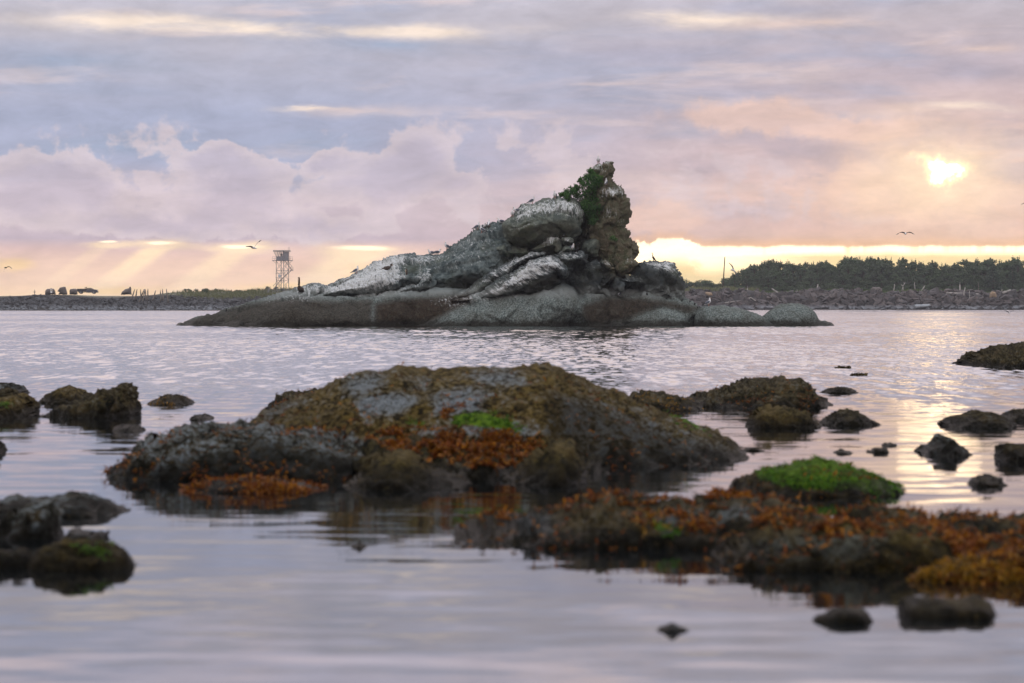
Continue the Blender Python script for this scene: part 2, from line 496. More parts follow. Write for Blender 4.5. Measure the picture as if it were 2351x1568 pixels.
def rock_volume(name, pts, d, T, W, step, disp=(), Tb=None, p=2.0, smooth=5, zfloor=-0.6, attr=None, tilt=0.0):
    """A rock grown from its outline (photo px) at distance d: T metres deep in front of the outline plane, Tb behind.
    disp: list of (kind, amplitude m, frequency 1/m, stretch) applied along the normal. tilt leans the top back."""
    Tb = T if Tb is None else Tb
    pts = catmull(pts, smooth) if smooth else np.asarray(pts, float)
    poly = np.stack([(pts[:, 0] - CX) / F * d, H + (HY - pts[:, 1]) / F * d], 1)
    skip = (poly[:, 1] < zfloor + 0.15) & (np.roll(poly[:, 1], -1) < zfloor + 0.15)
    lo, hi = poly.min(0) - step, poly.max(0) + step
    nx, nz = int((hi[0] - lo[0]) / step) + 2, int((hi[1] - lo[1]) / step) + 2
    gx, gz = np.meshgrid(lo[0] + step * np.arange(nx), lo[1] + step * np.arange(nz), indexing='ij')
    pt = np.stack([gx.ravel(), gz.ravel()], 1)
    sd, near, inside = poly_sdf(pt, poly, skip)
    keep = (sd > -0.75 * step) if not skip.any() else (((sd > -0.75 * step) & (pt[:, 1] > zfloor)) & (inside | (sd > -0.75 * step)))
    if skip.any():
        keep &= inside | (np.abs(sd) < 0.75 * step)
    rim = keep & (sd < 0.4 * step)
    pt[rim] = near[rim]
    sdc = np.where(rim, 0.0, np.maximum(sd, 0))
    s = np.clip(sdc / W, 0, 1)
    prof = (1 - (1 - s) ** p) ** (1.0 / p)
    idx = np.full(len(pt), -1)
    kid = np.nonzero(keep)[0]
    idx[kid] = np.arange(len(kid))
    G = idx.reshape(nx, nz)
    q = np.stack([G[:-1, :-1], G[1:, :-1], G[1:, 1:], G[:-1, 1:]], -1).reshape(-1, 4)
    q = q[(q >= 0).all(1)]
    q = q[~(rim[kid][q].all(1))]
    n = len(kid)
    K = pt[kid]
    lean = tilt * np.maximum(K[:, 1], 0)
    front = np.stack([K[:, 0], d - T * prof[kid] + lean, K[:, 1]], 1)
    back = np.stack([K[:, 0], d + Tb * prof[kid] + lean, K[:, 1]], 1)
    inn = ~rim[kid]
    bmap = np.arange(n)
    bmap[inn] = n + np.arange(inn.sum())
    V = np.concatenate([front, back[inn]])
    Q = np.concatenate([q, bmap[q][:, ::-1]])
    used = np.zeros(len(V), bool)
    used[Q.ravel()] = True
    re = np.cumsum(used) - 1
    V, Q = V[used], re[Q]
    me = mesh(name, V, Q)
    if disp:
        for stage in ([x for x in disp if x[1] >= 0.08 or len(disp) == 1] or list(disp), [x for x in disp if x[1] < 0.08]):
            if not stage:
                continue
            nr = np.zeros(len(V) * 3, np.float32)
            me.vertices.foreach_get('normal', nr)
            nr = nr.reshape(-1, 3).astype(float)
            o = np.zeros(len(V))
            seed = (sum(ord(c) for c in name) * 1.37) % 50 + d * 0.01 + pts[0, 0] * 0.01
            for kind, amp, fr, st in stage:
                P = V * np.array(st) * fr + seed
                if kind == 'fbm':
                    o += amp * fbm(P, 4)
                elif kind == 'ridge':
                    o += amp * fbm(P, 4, ridged=True)
                elif kind == 'block':
                    P = P + 0.35 * np.stack([perlin(P * 1.3), perlin(P * 1.3 + 9), perlin(P * 1.3 + 21)], 1)
                    f1, f2, cid = worley(P)
                    o += amp * (cid - 0.5) * smooth01((f2 - f1) / 0.18) - amp * 0.5 * (1 - smooth01((f2 - f1) / 0.12))
                elif kind == 'crack':
                    P = P + 0.45 * np.stack([perlin(P * 1.1), perlin(P * 1.1 + 9), perlin(P * 1.1 + 21)], 1)
                    f1, f2, cid = worley(P)
                    o -= amp * (1 - smooth01((f2 - f1) / 0.07))
                elif kind == 'facet':
                    P = P + 0.3 * np.stack([perlin(P * 0.9), perlin(P * 0.9 + 9), perlin(P * 0.9 + 21)], 1)
                    f1, f2, cid, dl, rd = worley(P, True)
                    o += amp * (1.5 * (dl * rd).sum(1) + 0.7 * (cid - 0.5)) - amp * 0.45 * (1 - smooth01((f2 - f1) / 0.07))
                elif kind == 'cob':
                    f1, f2, cid = worley(P)
                    o += amp * (0.5 - f1)
            V = V + nr * (o - o.mean() - 0.25 * o.std())[:, None]
            me.vertices.foreach_set('co', V.astype(np.float32).ravel())
            me.update()
    if attr is not None:
        px = CX + V[:, 0] / V[:, 1] * F
        py = HY - (V[:, 2] - H) / V[:, 1] * F
        set_attr(me, 'msk', attr(px, py, V))
    return me


def tube(pts, radii, n=8, squash=None, cap=True):
    """a tapering tube through pts; squash = per-point (side, up) scale; returns verts, faces"""
    pts = [Vector(p) for p in pts]
    V, Fc = [], []
    m = len(pts)
    up0 = Vector((0, 0, 1))
    for i, p in enumerate(pts):
        t = (pts[min(i + 1, m - 1)] - pts[max(i - 1, 0)]).normalized()
        side = t.cross(up0)
        if side.length < 1e-3:
            side = t.cross(Vector((0, 1, 0)))
        side.normalize()
        up = side.cross(t).normalized()
        sx, sz = (1, 1) if squash is None else squash[i]
        for k in range(n):
            a = 2 * math.pi * k / n
            V.append(p + side * (math.cos(a) * radii[i] * sx) + up * (math.sin(a) * radii[i] * sz))
    for i in range(m - 1):
        for k in range(n):
            a, b = i * n + k, i * n + (k + 1) % n
            Fc.append((a, b, b + n, a + n))
    if cap:
        Fc.append(tuple(range(n))[::-1])
        Fc.append(tuple(range((m - 1) * n, m * n)))
    return V, Fc


def join(parts):
    V, Fc = [], []
    for v, f in parts:
        o = len(V)
        V += list(v)
        Fc += [tuple(i + o for i in q) for q in f]
    return V, Fc


def box(c, s, rot=None, bev=0.0):
    cx, cy, cz = c
    hx, hy, hz = s[0] / 2, s[1] / 2, s[2] / 2
    V = [Vector((x * hx, y * hy, z * hz)) for x in (-1, 1) for y in (-1, 1) for z in (-1, 1)]
    if rot is not None:
        V = [rot @ v for v in V]
    V = [v + Vector(c) for v in V]
    return V, [(0, 1, 3, 2), (4, 6, 7, 5), (0, 4, 5, 1), (2, 3, 7, 6), (0, 2, 6, 4), (1, 5, 7, 3)]


def prism(poly, y0, y1):
    """xz polygon extruded along y"""
    n = len(poly)
    V = [Vector((a, y0, b)) for a, b in poly] + [Vector((a, y1, b)) for a, b in poly]
    return V, [tuple(range(n)), tuple(range(2 * n - 1, n - 1, -1))] + [(i, i + n, (i + 1) % n + n, (i + 1) % n) for i in range(n)]


# ---------------------------------------------------------------- materials
def new_mat(name):
    m = bpy.data.materials.new(name)
    m.use_nodes = True
    nt = m.node_tree
    nt.nodes.clear()
    out = nd(nt, 'ShaderNodeOutputMaterial')
    b = nd(nt, 'ShaderNodeBsdfPrincipled')
    nt.links.new(b.outputs[0], out.inputs[0])
    return m, nt, b


def plain(name, col, rough=0.7, var=0.25, scale=3.0, metal=0.0):
    m, nt, b = new_mat(name)
    pos = nd(nt, 'ShaderNodeNewGeometry').outputs['Position']
    n = noise(nt, pos, scale, 5, 0.6)
    f = lstep(nt, n, 0.3, 0.7, 1.0 - var, 1.0 + var)
    c = nd(nt, 'ShaderNodeVectorMath', {0: lin(col)[:3], 'Scale': f}, operation='SCALE').outputs[0]
    nt.links.new(c, b.inputs['Base Color'])
    b.inputs['Roughness'].default_value = rough
    b.inputs['Metallic'].default_value = metal
    return m


def setp(nt, b, key, v):
    if isinstance(v, bpy.types.NodeSocket):
        nt.links.new(v, b.inputs[key])
    else:
        b.inputs[key].default_value = v

# ================================================================ water
def build_water():
    m, nt, b = new_mat("sea_water")
    pos = nd(nt, 'ShaderNodeNewGeometry').outputs['Position']
    yd = nd(nt, 'ShaderNodeSeparateXYZ', {0: pos}).outputs[1]

    def slopes(sx, sy, amp, detail, rough=0.5, loc=(0, 0, 0)):
        c = noise(nt, mapping(nt, pos, loc=loc, scale=(sx, sy, 1)), 1.0, detail, rough, out=1)
        v = nd(nt, 'ShaderNodeVectorMath', {0: c, 1: (0.5, 0.5, 0.5)}, operation='SUBTRACT').outputs[0]
        return nd(nt, 'ShaderNodeVectorMath', {0: v, 'Scale': amp}, operation='SCALE').outputs[0]

    def vadd(a, c):
        return nd(nt, 'ShaderNodeVectorMath', {0: a, 1: c}, operation='ADD').outputs[0]
    patch = noise(nt, mapping(nt, pos, scale=(0.02, 0.016, 1)), 1.0, 3.0, 0.5)
    gust = sstep(nt, patch, 0.40, 0.58, 0.45, 1.0)
    far = sstep(nt, yd, 30.0, 70.0, 0.0, 1.0)
    a_far = mth(nt, 'MULTIPLY', mth(nt, 'MULTIPLY', far, gust), 0.50)
    v1 = slopes(4.0, 1.2, mth(nt, 'MULTIPLY', a_far, 0.6), 3.0, 0.6)
    v2 = slopes(1.7, 0.22, mth(nt, 'MULTIPLY', a_far, 1.25), 3.0, 0.6, (5, 9, 0))
    v6 = slopes(0.8, 0.045, mth(nt, 'MULTIPLY', mth(nt, 'MULTIPLY', a_far, 1.0), sstep(nt, yd, 90.0, 170.0)), 3.0, 0.6, (2, 4, 0))
    v2 = vadd(v2, v6)
    # wavelets run in to the beach, their steeper faces towards it
    w_ = nd(nt, 'ShaderNodeSeparateXYZ', {0: vadd(v1, v2)})
    wy = mth(nt, 'SUBTRACT', mth(nt, 'MULTIPLY', mth(nt, 'ABSOLUTE', w_.outputs[1]), -1.0), mth(nt, 'MULTIPLY', far, 0.012))
    v1 = nd(nt, 'ShaderNodeCombineXYZ', {0: w_.outputs[0], 1: wy, 2: 0.0}).outputs[0]
    mid = sstep(nt, yd, 20.0, 42.0, 0.05, 0.095)
    v3 = slopes(1.6, 4.0, mid, 3.0, 0.5, (3, 1, 0))
    v4 = slopes(0.6, 3.0, 0.030, 3.0, 0.5, (1, 8, 0))
    v5 = slopes(0.45, 0.45, 0.022, 3.0, 0.5, (11, 2, 0))
    v = vadd(vadd(v1, v3), vadd(v4, v5))
    sp = nd(nt, 'ShaderNodeSeparateXYZ', {0: v})
    nv = nd(nt, 'ShaderNodeCombineXYZ', {0: sp.outputs[0], 1: sp.outputs[1], 2: 1.0}).outputs[0]
    nv = nd(nt, 'ShaderNodeVectorMath', {0: nv}, operation='NORMALIZE').outputs[0]
    setp(nt, b, 'Normal', nv)
    setp(nt, b, 'Base Color', (0.003, 0.0045, 0.0055, 1))
    setp(nt, b, 'Roughness', 0.035)
    setp(nt, b, 'IOR', 1.34)
    me = mesh("water", [(-2500, -60, 0), (2500, -60, 0), (2500, 3200, 0), (-2500, 3200, 0)], [(0, 1, 2, 3)], smooth=False)
    o = obj("water", me, m)
    tag(o, kind='structure')


build_water()


# ================================================================ rock materials
def rock_material(name, base_a, base_b, streak_rot=0.0, guano=(216, 222, 224), bump=0.12):
    """weathered sea rock; msk.r = bird lime, msk.g = mussel bed, msk.b = ochre soil and moss, msk.a = masked black areas"""
    m, nt, b = new_mat(name)
    pos = nd(nt, 'ShaderNodeNewGeometry').outputs['Position']
    nor = nd(nt, 'ShaderNodeNewGeometry').outputs['Normal']
    at_ = nd(nt, 'ShaderNodeAttribute', attribute_name='msk')
    ms = nd(nt, 'ShaderNodeSeparateColor', {0: at_.outputs['Color']})
    g_, mus, moss, blk = ms.outputs[0], ms.outputs[1], ms.outputs[2], at_.outputs['Alpha']
    sp = nd(nt, 'ShaderNodeSeparateXYZ', {0: pos})
    z = sp.outputs[2]
    nz = nd(nt, 'ShaderNodeSeparateXYZ', {0: nor}).outputs[2]
    n_big = noise(nt, pos, 0.55, 6, 0.6)
    n_mid = noise(nt, pos, 2.4, 6, 0.65)
    n_fine = noise(nt, pos, 9.0, 5, 0.7)
    grain = noise(nt, pos, 26.0, 3, 0.7)
    c = mixc(nt, sstep(nt, n_mid, 0.38, 0.62), lin(base_a), lin(base_b))
    c = mixc(nt, mth(nt, 'MULTIPLY', sstep(nt, n_fine, 0.54, 0.70), 0.7), c, lin((26, 30, 30)))
    c = mixc(nt, mth(nt, 'MULTIPLY', sstep(nt, n_big, 0.48, 0.68), 0.6), c, lin((62, 68, 50)))
    # ochre / moss
    mo = mixc(nt, sstep(nt, n_mid, 0.42, 0.58), lin((84, 78, 63)), lin((64, 69, 50)))
    mo = mixc(nt, sstep(nt, n_fine, 0.50, 0.72), mo, lin((124, 118, 99)))
    c = mixc(nt, mth(nt, 'MULTIPLY', moss, sstep(nt, n_big, 0.25, 0.6, 0.55, 1.0)), c, mo)
    # tide zone: barnacle grey with mussel beds
    zz = mth(nt, 'ADD', z, mth(nt, 'MULTIPLY', mth(nt, 'SUBTRACT', n_mid, 0.5), 0.9))
    tide = sstep(nt, zz, 1.75, 2.55, 1.0, 0.0)
    barn = mixc(nt, sstep(nt, n_fine, 0.38, 0.64), lin((74, 84, 82)), lin((142, 154, 149)))
    barn = mixc(nt, mth(nt, 'MULTIPLY', sstep(nt, grain, 0.50, 0.68), 0.6), barn, lin((54, 54, 48)))
    barn = mixc(nt, mth(nt, 'MULTIPLY', sstep(nt, n_big, 0.42, 0.62), 0.35), barn, lin((70, 66, 54)))
    barn = mixc(nt, mth(nt, 'MULTIPLY', sstep(nt, n_mid, 0.56, 0.70), 0.5), barn, lin((36, 37, 35)))
    c = mixc(nt, tide, c, barn)
    pale = mth(nt, 'MULTIPLY', sstep(nt, zz, 1.7, 2.25), sstep(nt, zz, 2.35, 2.9, 1.0, 0.0))
    c = mixc(nt, mth(nt, 'MULTIPLY', pale, 0.55), c, lin((138, 144, 140)))
    mu = mixc(nt, sstep(nt, grain, 0.40, 0.62), lin((20, 18, 16)), lin((74, 67, 56)))
    mu = mixc(nt, sstep(nt, n_fine, 0.52, 0.68), mu, lin((70, 54, 40)))
    mu = mixc(nt, mth(nt, 'MULTIPLY', sstep(nt, n_mid, 0.52, 0.66), 0.25), mu, lin((100, 100, 90)))
    mfac = mth(nt, 'MULTIPLY', mus, sstep(nt, mth(nt, 'ADD', n_mid, mth(nt, 'MULTIPLY', mus, 0.35)), 0.42, 0.66), clamp=True)
    c = mixc(nt, mfac, c, mu)
    # bird lime: washes plus streaks that run down the face
    pr = mapping(nt, pos, rot=(0, streak_rot, 0), scale=(1, 1, 1))
    st = noise(nt, mapping(nt, pr, scale=(6.5, 4.0, 0.8)), 1.0, 5, 0.62, 0.6)
    st2 = noise(nt, mapping(nt, pr, loc=(4, 0, 2), scale=(15.0, 10.0, 2.4)), 1.0, 4, 0.65, 0.8)
    gl = mth(nt, 'ADD', mth(nt, 'MULTIPLY', g_, 0.52), mth(nt, 'MULTIPLY', mth(nt, 'SUBTRACT', st, 0.5), 1.25))
    gl = mth(nt, 'ADD', gl, mth(nt, 'MULTIPLY', mth(nt, 'SUBTRACT', st2, 0.5), 0.85))
    gl = mth(nt, 'ADD', gl, mth(nt, 'MULTIPLY', nz, 0.10))
    gl = mth(nt, 'MULTIPLY', sstep(nt, gl, 0.22, 0.60), sstep(nt, g_, 0.02, 0.14))
    gcol = mixc(nt, sstep(nt, n_fine, 0.35, 0.7), lin(guano), lin((172, 174, 164)))
    c = mixc(nt, mth(nt, 'MULTIPLY', gl, 0.88), c, gcol)
    # black wet crust near the water, plus the masked black areas
    bl = mth(nt, 'MULTIPLY', sstep(nt, mth(nt, 'ADD', z, mth(nt, 'MULTIPLY', mth(nt, 'SUBTRACT', n_mid, 0.5), 1.0)), 0.16, 0.62, 1.0, 0.0), 0.9)
    bl = mth(nt, 'MAXIMUM', bl, mth(nt, 'MULTIPLY', blk, sstep(nt, n_mid, 0.30, 0.55)))
    c = mixc(nt, bl, c, mixc(nt, n_fine, lin((20, 21, 20)), lin((52, 50, 42))))
    setp(nt, b, 'Base Color', c)
    setp(nt, b, 'Roughness', sstep(nt, z, 0.1, 0.6, 0.45, 0.88))
    setp(nt, b, 'Specular IOR Level', 0.08)
    h = mth(nt, 'ADD', mth(nt, 'MULTIPLY', n_mid, 0.9), mth(nt, 'ADD', mth(nt, 'MULTIPLY', n_fine, 0.35), mth(nt, 'MULTIPLY', grain, mth(nt, 'MULTIPLY', tide, 0.35))))
    bp = nd(nt, 'ShaderNodeBump', {'Strength': 0.9, 'Distance': bump * 2.2, 'Height': h})
    setp(nt, b, 'Normal', bp.outputs[0])
    return m


M_RIDGE = rock_material("ridge_rock", (60, 71, 72), (102, 113, 111), 0.35)
M_SLAB = rock_material("slab_rock", (46, 53, 55), (86, 95, 95), 0.95)
M_EGG = rock_material("boulder_rock", (68, 77, 73), (106, 114, 104), 0.15)
M_PIN = rock_material("pinnacle_rock", (76, 74, 62), (120, 117, 98), 0.0)

# ================================================================ the sea stack
R1 = lambda l: [(373.1 + x * 0.3418, 332.9 + y * 0.3418) for x, y in l]
R2 = lambda l: [(1119.2 + x * 0.354, 332.9 + y * 0.354) for x, y in l]
RP = lambda l: [(1262.7 + x * 0.205, 344.4 + y * 0.205) for x, y in l]
RA = lambda l: [(803.5 + x * 0.1465, 574 + y * 0.1465) for x, y in l]
RB = lambda l: [(1119.2 + x * 0.1831, 516.6 + y * 0.1831) for x, y in l]
RC = lambda l: [(1061.8 + x * 0.1099, 436.2 + y * 0.1099) for x, y in l]

GUANO = [
    (RA([(-500, 640), (0, 400), (400, 160), (700, 60), (880, 80), (900, 200), (760, 260), (860, 420), (700, 540), (640, 600), (500, 680), (200, 690), (-200, 660)]), 0.95),
    (RA([(880, 80), (1400, 75), (1500, 110), (1250, 200), (1100, 240), (950, 180)]), 0.62),
    (RA([(1080, 320), (1250, 300), (1320, 480), (1200, 560), (900, 640), (640, 660), (700, 590), (1000, 470)]), 0.55),
    (RA([(1400, 100), (1700, -60), (2300, -120), (2300, 60), (1900, 300), (1500, 330), (1200, 260)]), 0.22),
    (RC([(300, 860), (700, 720), (800, 800), (600, 1000), (700, 1150), (200, 1300), (-200, 1300), (-100, 1050)]), 0.32),
    (RC([(1050, 480), (1300, 380), (1700, 230), (2150, 170), (2400, 260), (2600, 480), (2500, 640), (2300, 520), (2000, 480), (1500, 520), (1150, 640)]), 0.72),
    (RC([(1130, 430), (1250, 300), (1400, 290), (1450, 320), (1250, 410)]), 1.0),
    (RC([(900, 620), (1400, 560), (1500, 760), (1200, 900), (1000, 850)]), 0.30),
    (RB([(340, 410), (560, 320), (730, 340), (600, 430), (350, 560), (0, 720), (-200, 800), (0, 640)]), 0.68),
    (RB([(220, 700), (500, 470), (780, 385), (930, 440), (950, 540), (760, 600), (560, 700), (400, 780), (150, 870), (-150, 900), (50, 800)]), 0.88),
    (RB([(-700, 950), (-300, 880), (0, 860), (400, 820), (420, 860), (0, 960), (-400, 1040)]), 0.5),
    (RB([(690, 200), (800, 120), (890, 130), (900, 180), (760, 240)]), 0.95),
    (RB([(950, 160), (1060, 180), (1060, 220), (950, 240)]), 0.8),
    (RB([(850, 350), (1000, 340), (1200, 345), (1230, 420), (1150, 440), (950, 420)]), 0.62),
    (RB([(1330, 430), (1530, 470), (1500, 520), (1400, 500)]), 0.45),
    (RB([(2000, 470), (2200, 440), (2330, 470), (2420, 620), (2300, 600), (2100, 520)]), 0.8),
    (RB([(1160, 470), (1450, 470), (1500, 600), (1250, 600)]), 0.30),
    (RB([(1700, 650), (1920, 650), (1900, 720), (1700, 720)]), 0.35),
    (RP([(590, 450), (680, 420), (800, 440), (850, 500), (780, 500), (640, 520), (560, 540)]), 0.85),
    (RP([(580, 660), (700, 660), (730, 720), (620, 740)]), 0.85),
    (RP([(700, 760), (830, 790), (820, 830), (720, 800)]), 0.55),
    (RP([(460, 210), (530, 140), (590, 150), (600, 220), (540, 270)]), 0.75),
    (RP([(590, 140), (640, 105), (716, 110), (712, 150), (640, 160), (620, 200)]), 0.7),
    (RP([(860, 1210), (940, 1230), (950, 1270), (880, 1260)]), 0.5),
    (R1([(870, 985), (950, 940), (1060, 925), (1180, 935), (1100, 965), (1040, 990), (950, 995)]), 0.72),
    (R1([(700, 1040), (840, 1000), (1040, 1000), (1000, 1040), (860, 1040)]), 0.45),
]
MUSSEL = [
    (R1([(60, 1240), (300, 1130), (600, 1060), (900, 1020), (1080, 1040), (1300, 1040), (1420, 1030), (1400, 1240)]), 0.85),
    (R1([(1420, 1060), (1600, 1030), (2050, 1000), (2100, 1040), (1800, 1200), (1420, 1240)]), 1.0),
    (RB([(1180, 1000), (1500, 900), (1900, 900), (2300, 960), (2700, 1040), (2500, 1110), (2200, 1020), (1700, 1200), (1300, 1280), (1180, 1150)]), 0.95),
]
MOSS = [
    (RP([(420, 240), (560, 120), (720, 100), (740, 360), (870, 450), (920, 700), (900, 1000), (1000, 1100), (960, 1320), (880, 1420), (680, 1420), (560, 1200), (500, 900), (540, 700)]), 1.0),
    (RC([(830, 720), (1400, 740), (2200, 640), (2400, 800), (1900, 1250), (1000, 1250)]), 0.45),
    (RB([(640, 230), (900, 220), (950, 360), (700, 340)]), 0.7),
]
BLACK = [  # areas darkened by mask, one of them under the front slab's overhang
    (RB([(660, 660), (880, 600), (930, 740), (700, 820), (420, 870), (420, 800)]), 0.95),
    (RA([(1500, 560), (1700, 390), (2000, 400), (2080, 470), (1850, 640), (1600, 620)]), 0.8),
    (RB([(1050, 460), (1300, 440), (1560, 560), (1700, 700), (1560, 800), (1200, 780), (1080, 640)]), 0.55),
    (RB([(1870, 520), (2150, 560), (2450, 680), (2560, 900), (2300, 880), (1950, 760), (1700, 660)]), 0.7),
    (R1([(150, 1200), (400, 1100), (640, 1050), (640, 1075), (420, 1130), (150, 1225)]), 0.6),
]


def stack_attr(kg=1.0, kmu=1.0, kmo=1.0, kb=1.0):
    def f(px, py, V):
        front = 1.0
        return np.stack([soft_mask(px, py, GUANO, 30) * kg, soft_mask(px, py, MUSSEL, 24) * kmu,
                         soft_mask(px, py, MOSS, 20) * kmo, soft_mask(px, py, BLACK, 20) * kb], 1)
    return f


stack = empty("sea_stack", (0, 207, 0))
tag(stack, "large grey sea stack streaked with bird lime, its ochre pinnacle rising on the right", "rock")
_mid = Matrix.Translation((0, -207, 0))


def lobe(name, pts, d, T, W, mat, disp, step=0.085, **kw):
    ka = kw.pop('ka', {})
    me = rock_volume(name, pts, d, T, W, step, disp, attr=stack_attr(**ka), **kw)
    me.transform(_mid)
    return obj(name, me, mat, stack)


ONE = (1, 1, 1)
D_SMOOTH = [('fbm', 0.22, 0.4, ONE), ('facet', 0.10, 1.0, ONE), ('ridge', 0.04, 3.0, ONE)]
D_RIDGE = [('fbm', 0.40, 0.30, ONE), ('facet', 0.24, 0.36, (0.8, 1, 1.2)), ('ridge', 0.20, 0.6, (0.75, 1, 1.15)), ('facet', 0.06, 1.6, (0.8, 1, 1.3)), ('ridge', 0.06, 2.4, ONE), ('cob', 0.035, 5.0, ONE)]
D_SLAB = [('fbm', 0.22, 0.35, ONE), ('facet', 0.16, 0.5, (0.6, 1, 1.4)), ('facet', 0.10, 1.0, (0.7, 1, 1.3)), ('ridge', 0.09, 1.0, (0.5, 1, 1.6)), ('facet', 0.07, 1.6, (0.6, 1, 1.5)), ('ridge', 0.07, 2.4, (0.7, 1, 1.3)), ('cob', 0.03, 5.0, ONE)]
D_BARN = [('fbm', 0.25, 0.40, ONE), ('facet', 0.20, 0.45, ONE), ('ridge', 0.16, 0.7, ONE), ('ridge', 0.05, 2.6, ONE), ('cob', 0.06, 4.5, ONE)]
D_EGG = [('fbm', 0.16, 0.35, ONE), ('facet', 0.22, 0.36, (0.8, 1, 1.1)), ('crack', 0.14, 0.40, (0.7, 1, 1.4)), ('facet', 0.05, 1.3, ONE), ('fbm', 0.04, 2.0, ONE)]
D_BLOCK = [('fbm', 0.12, 0.5, ONE), ('facet', 0.24, 0.6, ONE), ('facet', 0.11, 1.5, (1, 1, 1.2)), ('ridge', 0.05, 3.2, ONE)]
D_BLOCK2 = [('fbm', 0.12, 0.6, ONE), ('facet', 0.24, 0.8, ONE), ('facet', 0.07, 2.2, ONE), ('ridge', 0.05, 2.6, ONE)]
D_ROUGH = [('fbm', 0.22, 0.5, ONE), ('facet', 0.24, 0.7, ONE), ('ridge', 0.11, 1.4, ONE), ('facet', 0.075, 2.2, ONE), ('cob', 0.05, 4.0, ONE)]

# left: three low tongues covered in mussels
lobe("ledge", R1([(70, 1222), (180, 1180), (300, 1136), (420, 1100), (520, 1074), (640, 1045), (730, 1022), (830, 992), (950, 985), (1200, 990), (1300, 1100), (1300, 1300), (700, 1300), (80, 1300)]),
     209.6, 4.0, 2.0, M_RIDGE, D_BARN)
lobe("ledge", R1([(370, 1222), (480, 1160), (600, 1112), (760, 1060), (900, 1025), (1050, 1008), (1300, 1000), (1700, 990), (1700, 1300), (360, 1300)]),
     207.5, 4.0, 2.2, M_RIDGE, D_BARN)
lobe("ledge", R1([(650, 1222), (780, 1160), (920, 1095), (1060, 1045), (1250, 1010), (1500, 990), (1800, 968), (2020, 962), (2200, 985), (2300, 1100), (2300, 1300), (640, 1300)]),
     207.9, 3.8, 2.6, M_RIDGE, D_BARN)
lobe("knob", R1([(820, 995), (870, 966), (950, 938), (1040, 923), (1110, 930), (1180, 930), (1300, 980), (1300, 1060), (900, 1060)]), 210.0, 2.2, 1.6, M_RIDGE, D_RIDGE)
# the long ridge climbing from the left to the pinnacle
lobe("ridge", R1([(980, 1015), (1150, 940), (1280, 876), (1390, 806), (1425, 778), (1500, 756), (1560, 733), (1640, 737), (1760, 738), (1850, 731), (1900, 706), (1960, 666), (2020, 626),
                  (2080, 586), (2150, 551), (2230, 531), (2310, 530), (2420, 560), (2500, 700), (2500, 1000), (2200, 1080), (1500, 1060), (1000, 1060)]),
     210.5, 4.6, 4.2, M_RIDGE, D_RIDGE, tilt=0.12)
lobe("buttress", RA([(-420, 720), (-250, 590), (0, 470), (250, 420), (420, 330), (540, 300), (640, 340), (760, 440), (860, 500), (760, 600), (560, 680), (300, 720), (0, 740)]),
     207.6, 2.0, 1.8, M_RIDGE, D_RIDGE)
lobe("buttress", RA([(560, 690), (760, 600), (950, 520), (1080, 420), (1130, 340), (1250, 310), (1340, 400), (1330, 560), (1150, 640), (900, 680), (700, 720)]),
     207.4, 1.6, 1.2, M_RIDGE, D_RIDGE)
# dark saddle filling the gap between the egg-shaped boulder and the pinnacle
lobe("saddle", R2([(470, 640), (520, 480), (560, 370), (640, 340), (720, 330), (780, 420), (800, 700), (760, 860), (560, 820), (400, 760), (300, 700)]), 211.3, 2.0, 1.4, M_PIN, D_BLOCK2, ka=dict(kg=0.3))
# core of the stack behind the front slabs
lobe("core", RB([(-350, 1000), (-100, 800), (300, 560), (600, 400), (1000, 380), (1400, 500), (1700, 640), (1850, 720), (1950, 1000), (1900, 1200), (-300, 1200)]), 211.0, 4.2, 1.6, M_SLAB, D_ROUGH)
# the egg-shaped boulder
lobe("boulder", R2([(93, 540), (100, 505), (135, 468), (205, 408), (290, 374), (400, 349), (500, 345), (570, 352), (612, 382), (645, 425), (652, 480), (642, 540), (612, 600), (560, 640), (480, 660),
                    (380, 672), (270, 682), (180, 668), (120, 630)]), 209.0, 3.6, 2.3, M_EGG, D_EGG, p=2.2)
lobe("slab", RC([(1090, 470), (1130, 420), (1240, 310), (1390, 288), (1480, 305), (1520, 400), (1200, 520)]), 210.5, 0.8, 0.6, M_EGG, D_SMOOTH)
lobe("slab", RC([(700, 1200), (860, 1150), (1000, 1200), (1420, 1250), (1380, 1400), (1100, 1450), (750, 1350)]), 207.8, 1.4, 0.8, M_EGG, D_BLOCK2)
# pinnacle
lobe("pinnacle", RP([(575, 190), (620, 150), (690, 170), (706, 215), (700, 290), (715, 330), (722, 362), (760, 396), (802, 420), (838, 470), (850, 535), (862, 600), (880, 670), (880, 720),
                     (868, 780), (864, 850), (878, 908), (900, 938), (890, 980), (912, 1010), (930, 1060), (930, 1160), (950, 1260), (930, 1360), (800, 1440), (640, 1460),
                     (480, 1300), (400, 1100), (370, 900), (390, 800), (430, 700), (420, 500), (440, 400), (500, 300)]), 210.2, 2.9, 1.5, M_PIN, D_BLOCK, step=0.06, smooth=3, p=2.6)
lobe("head", RP([(455, 232), (480, 188), (530, 146), (575, 142), (606, 180), (608, 235), (580, 285), (540, 305), (490, 285)]), 209.6, 0.85, 0.55, M_PIN, D_SMOOTH, step=0.06)
lobe("head", RP([(572, 158), (615, 120), (660, 107), (700, 110), (717, 142), (706, 172), (716, 210), (704, 252), (660, 290), (610, 260), (600, 200)]), 209.9, 0.8, 0.5, M_PIN, D_BLOCK2, step=0.06)
lobe("flank", RP([(790, 620), (830, 572), (862, 590), (885, 640), (901, 680), (897, 725), (880, 782), (850, 840), (800, 790), (780, 700)]), 209.4, 1.3, 0.8, M_PIN, D_SMOOTH, step=0.06)
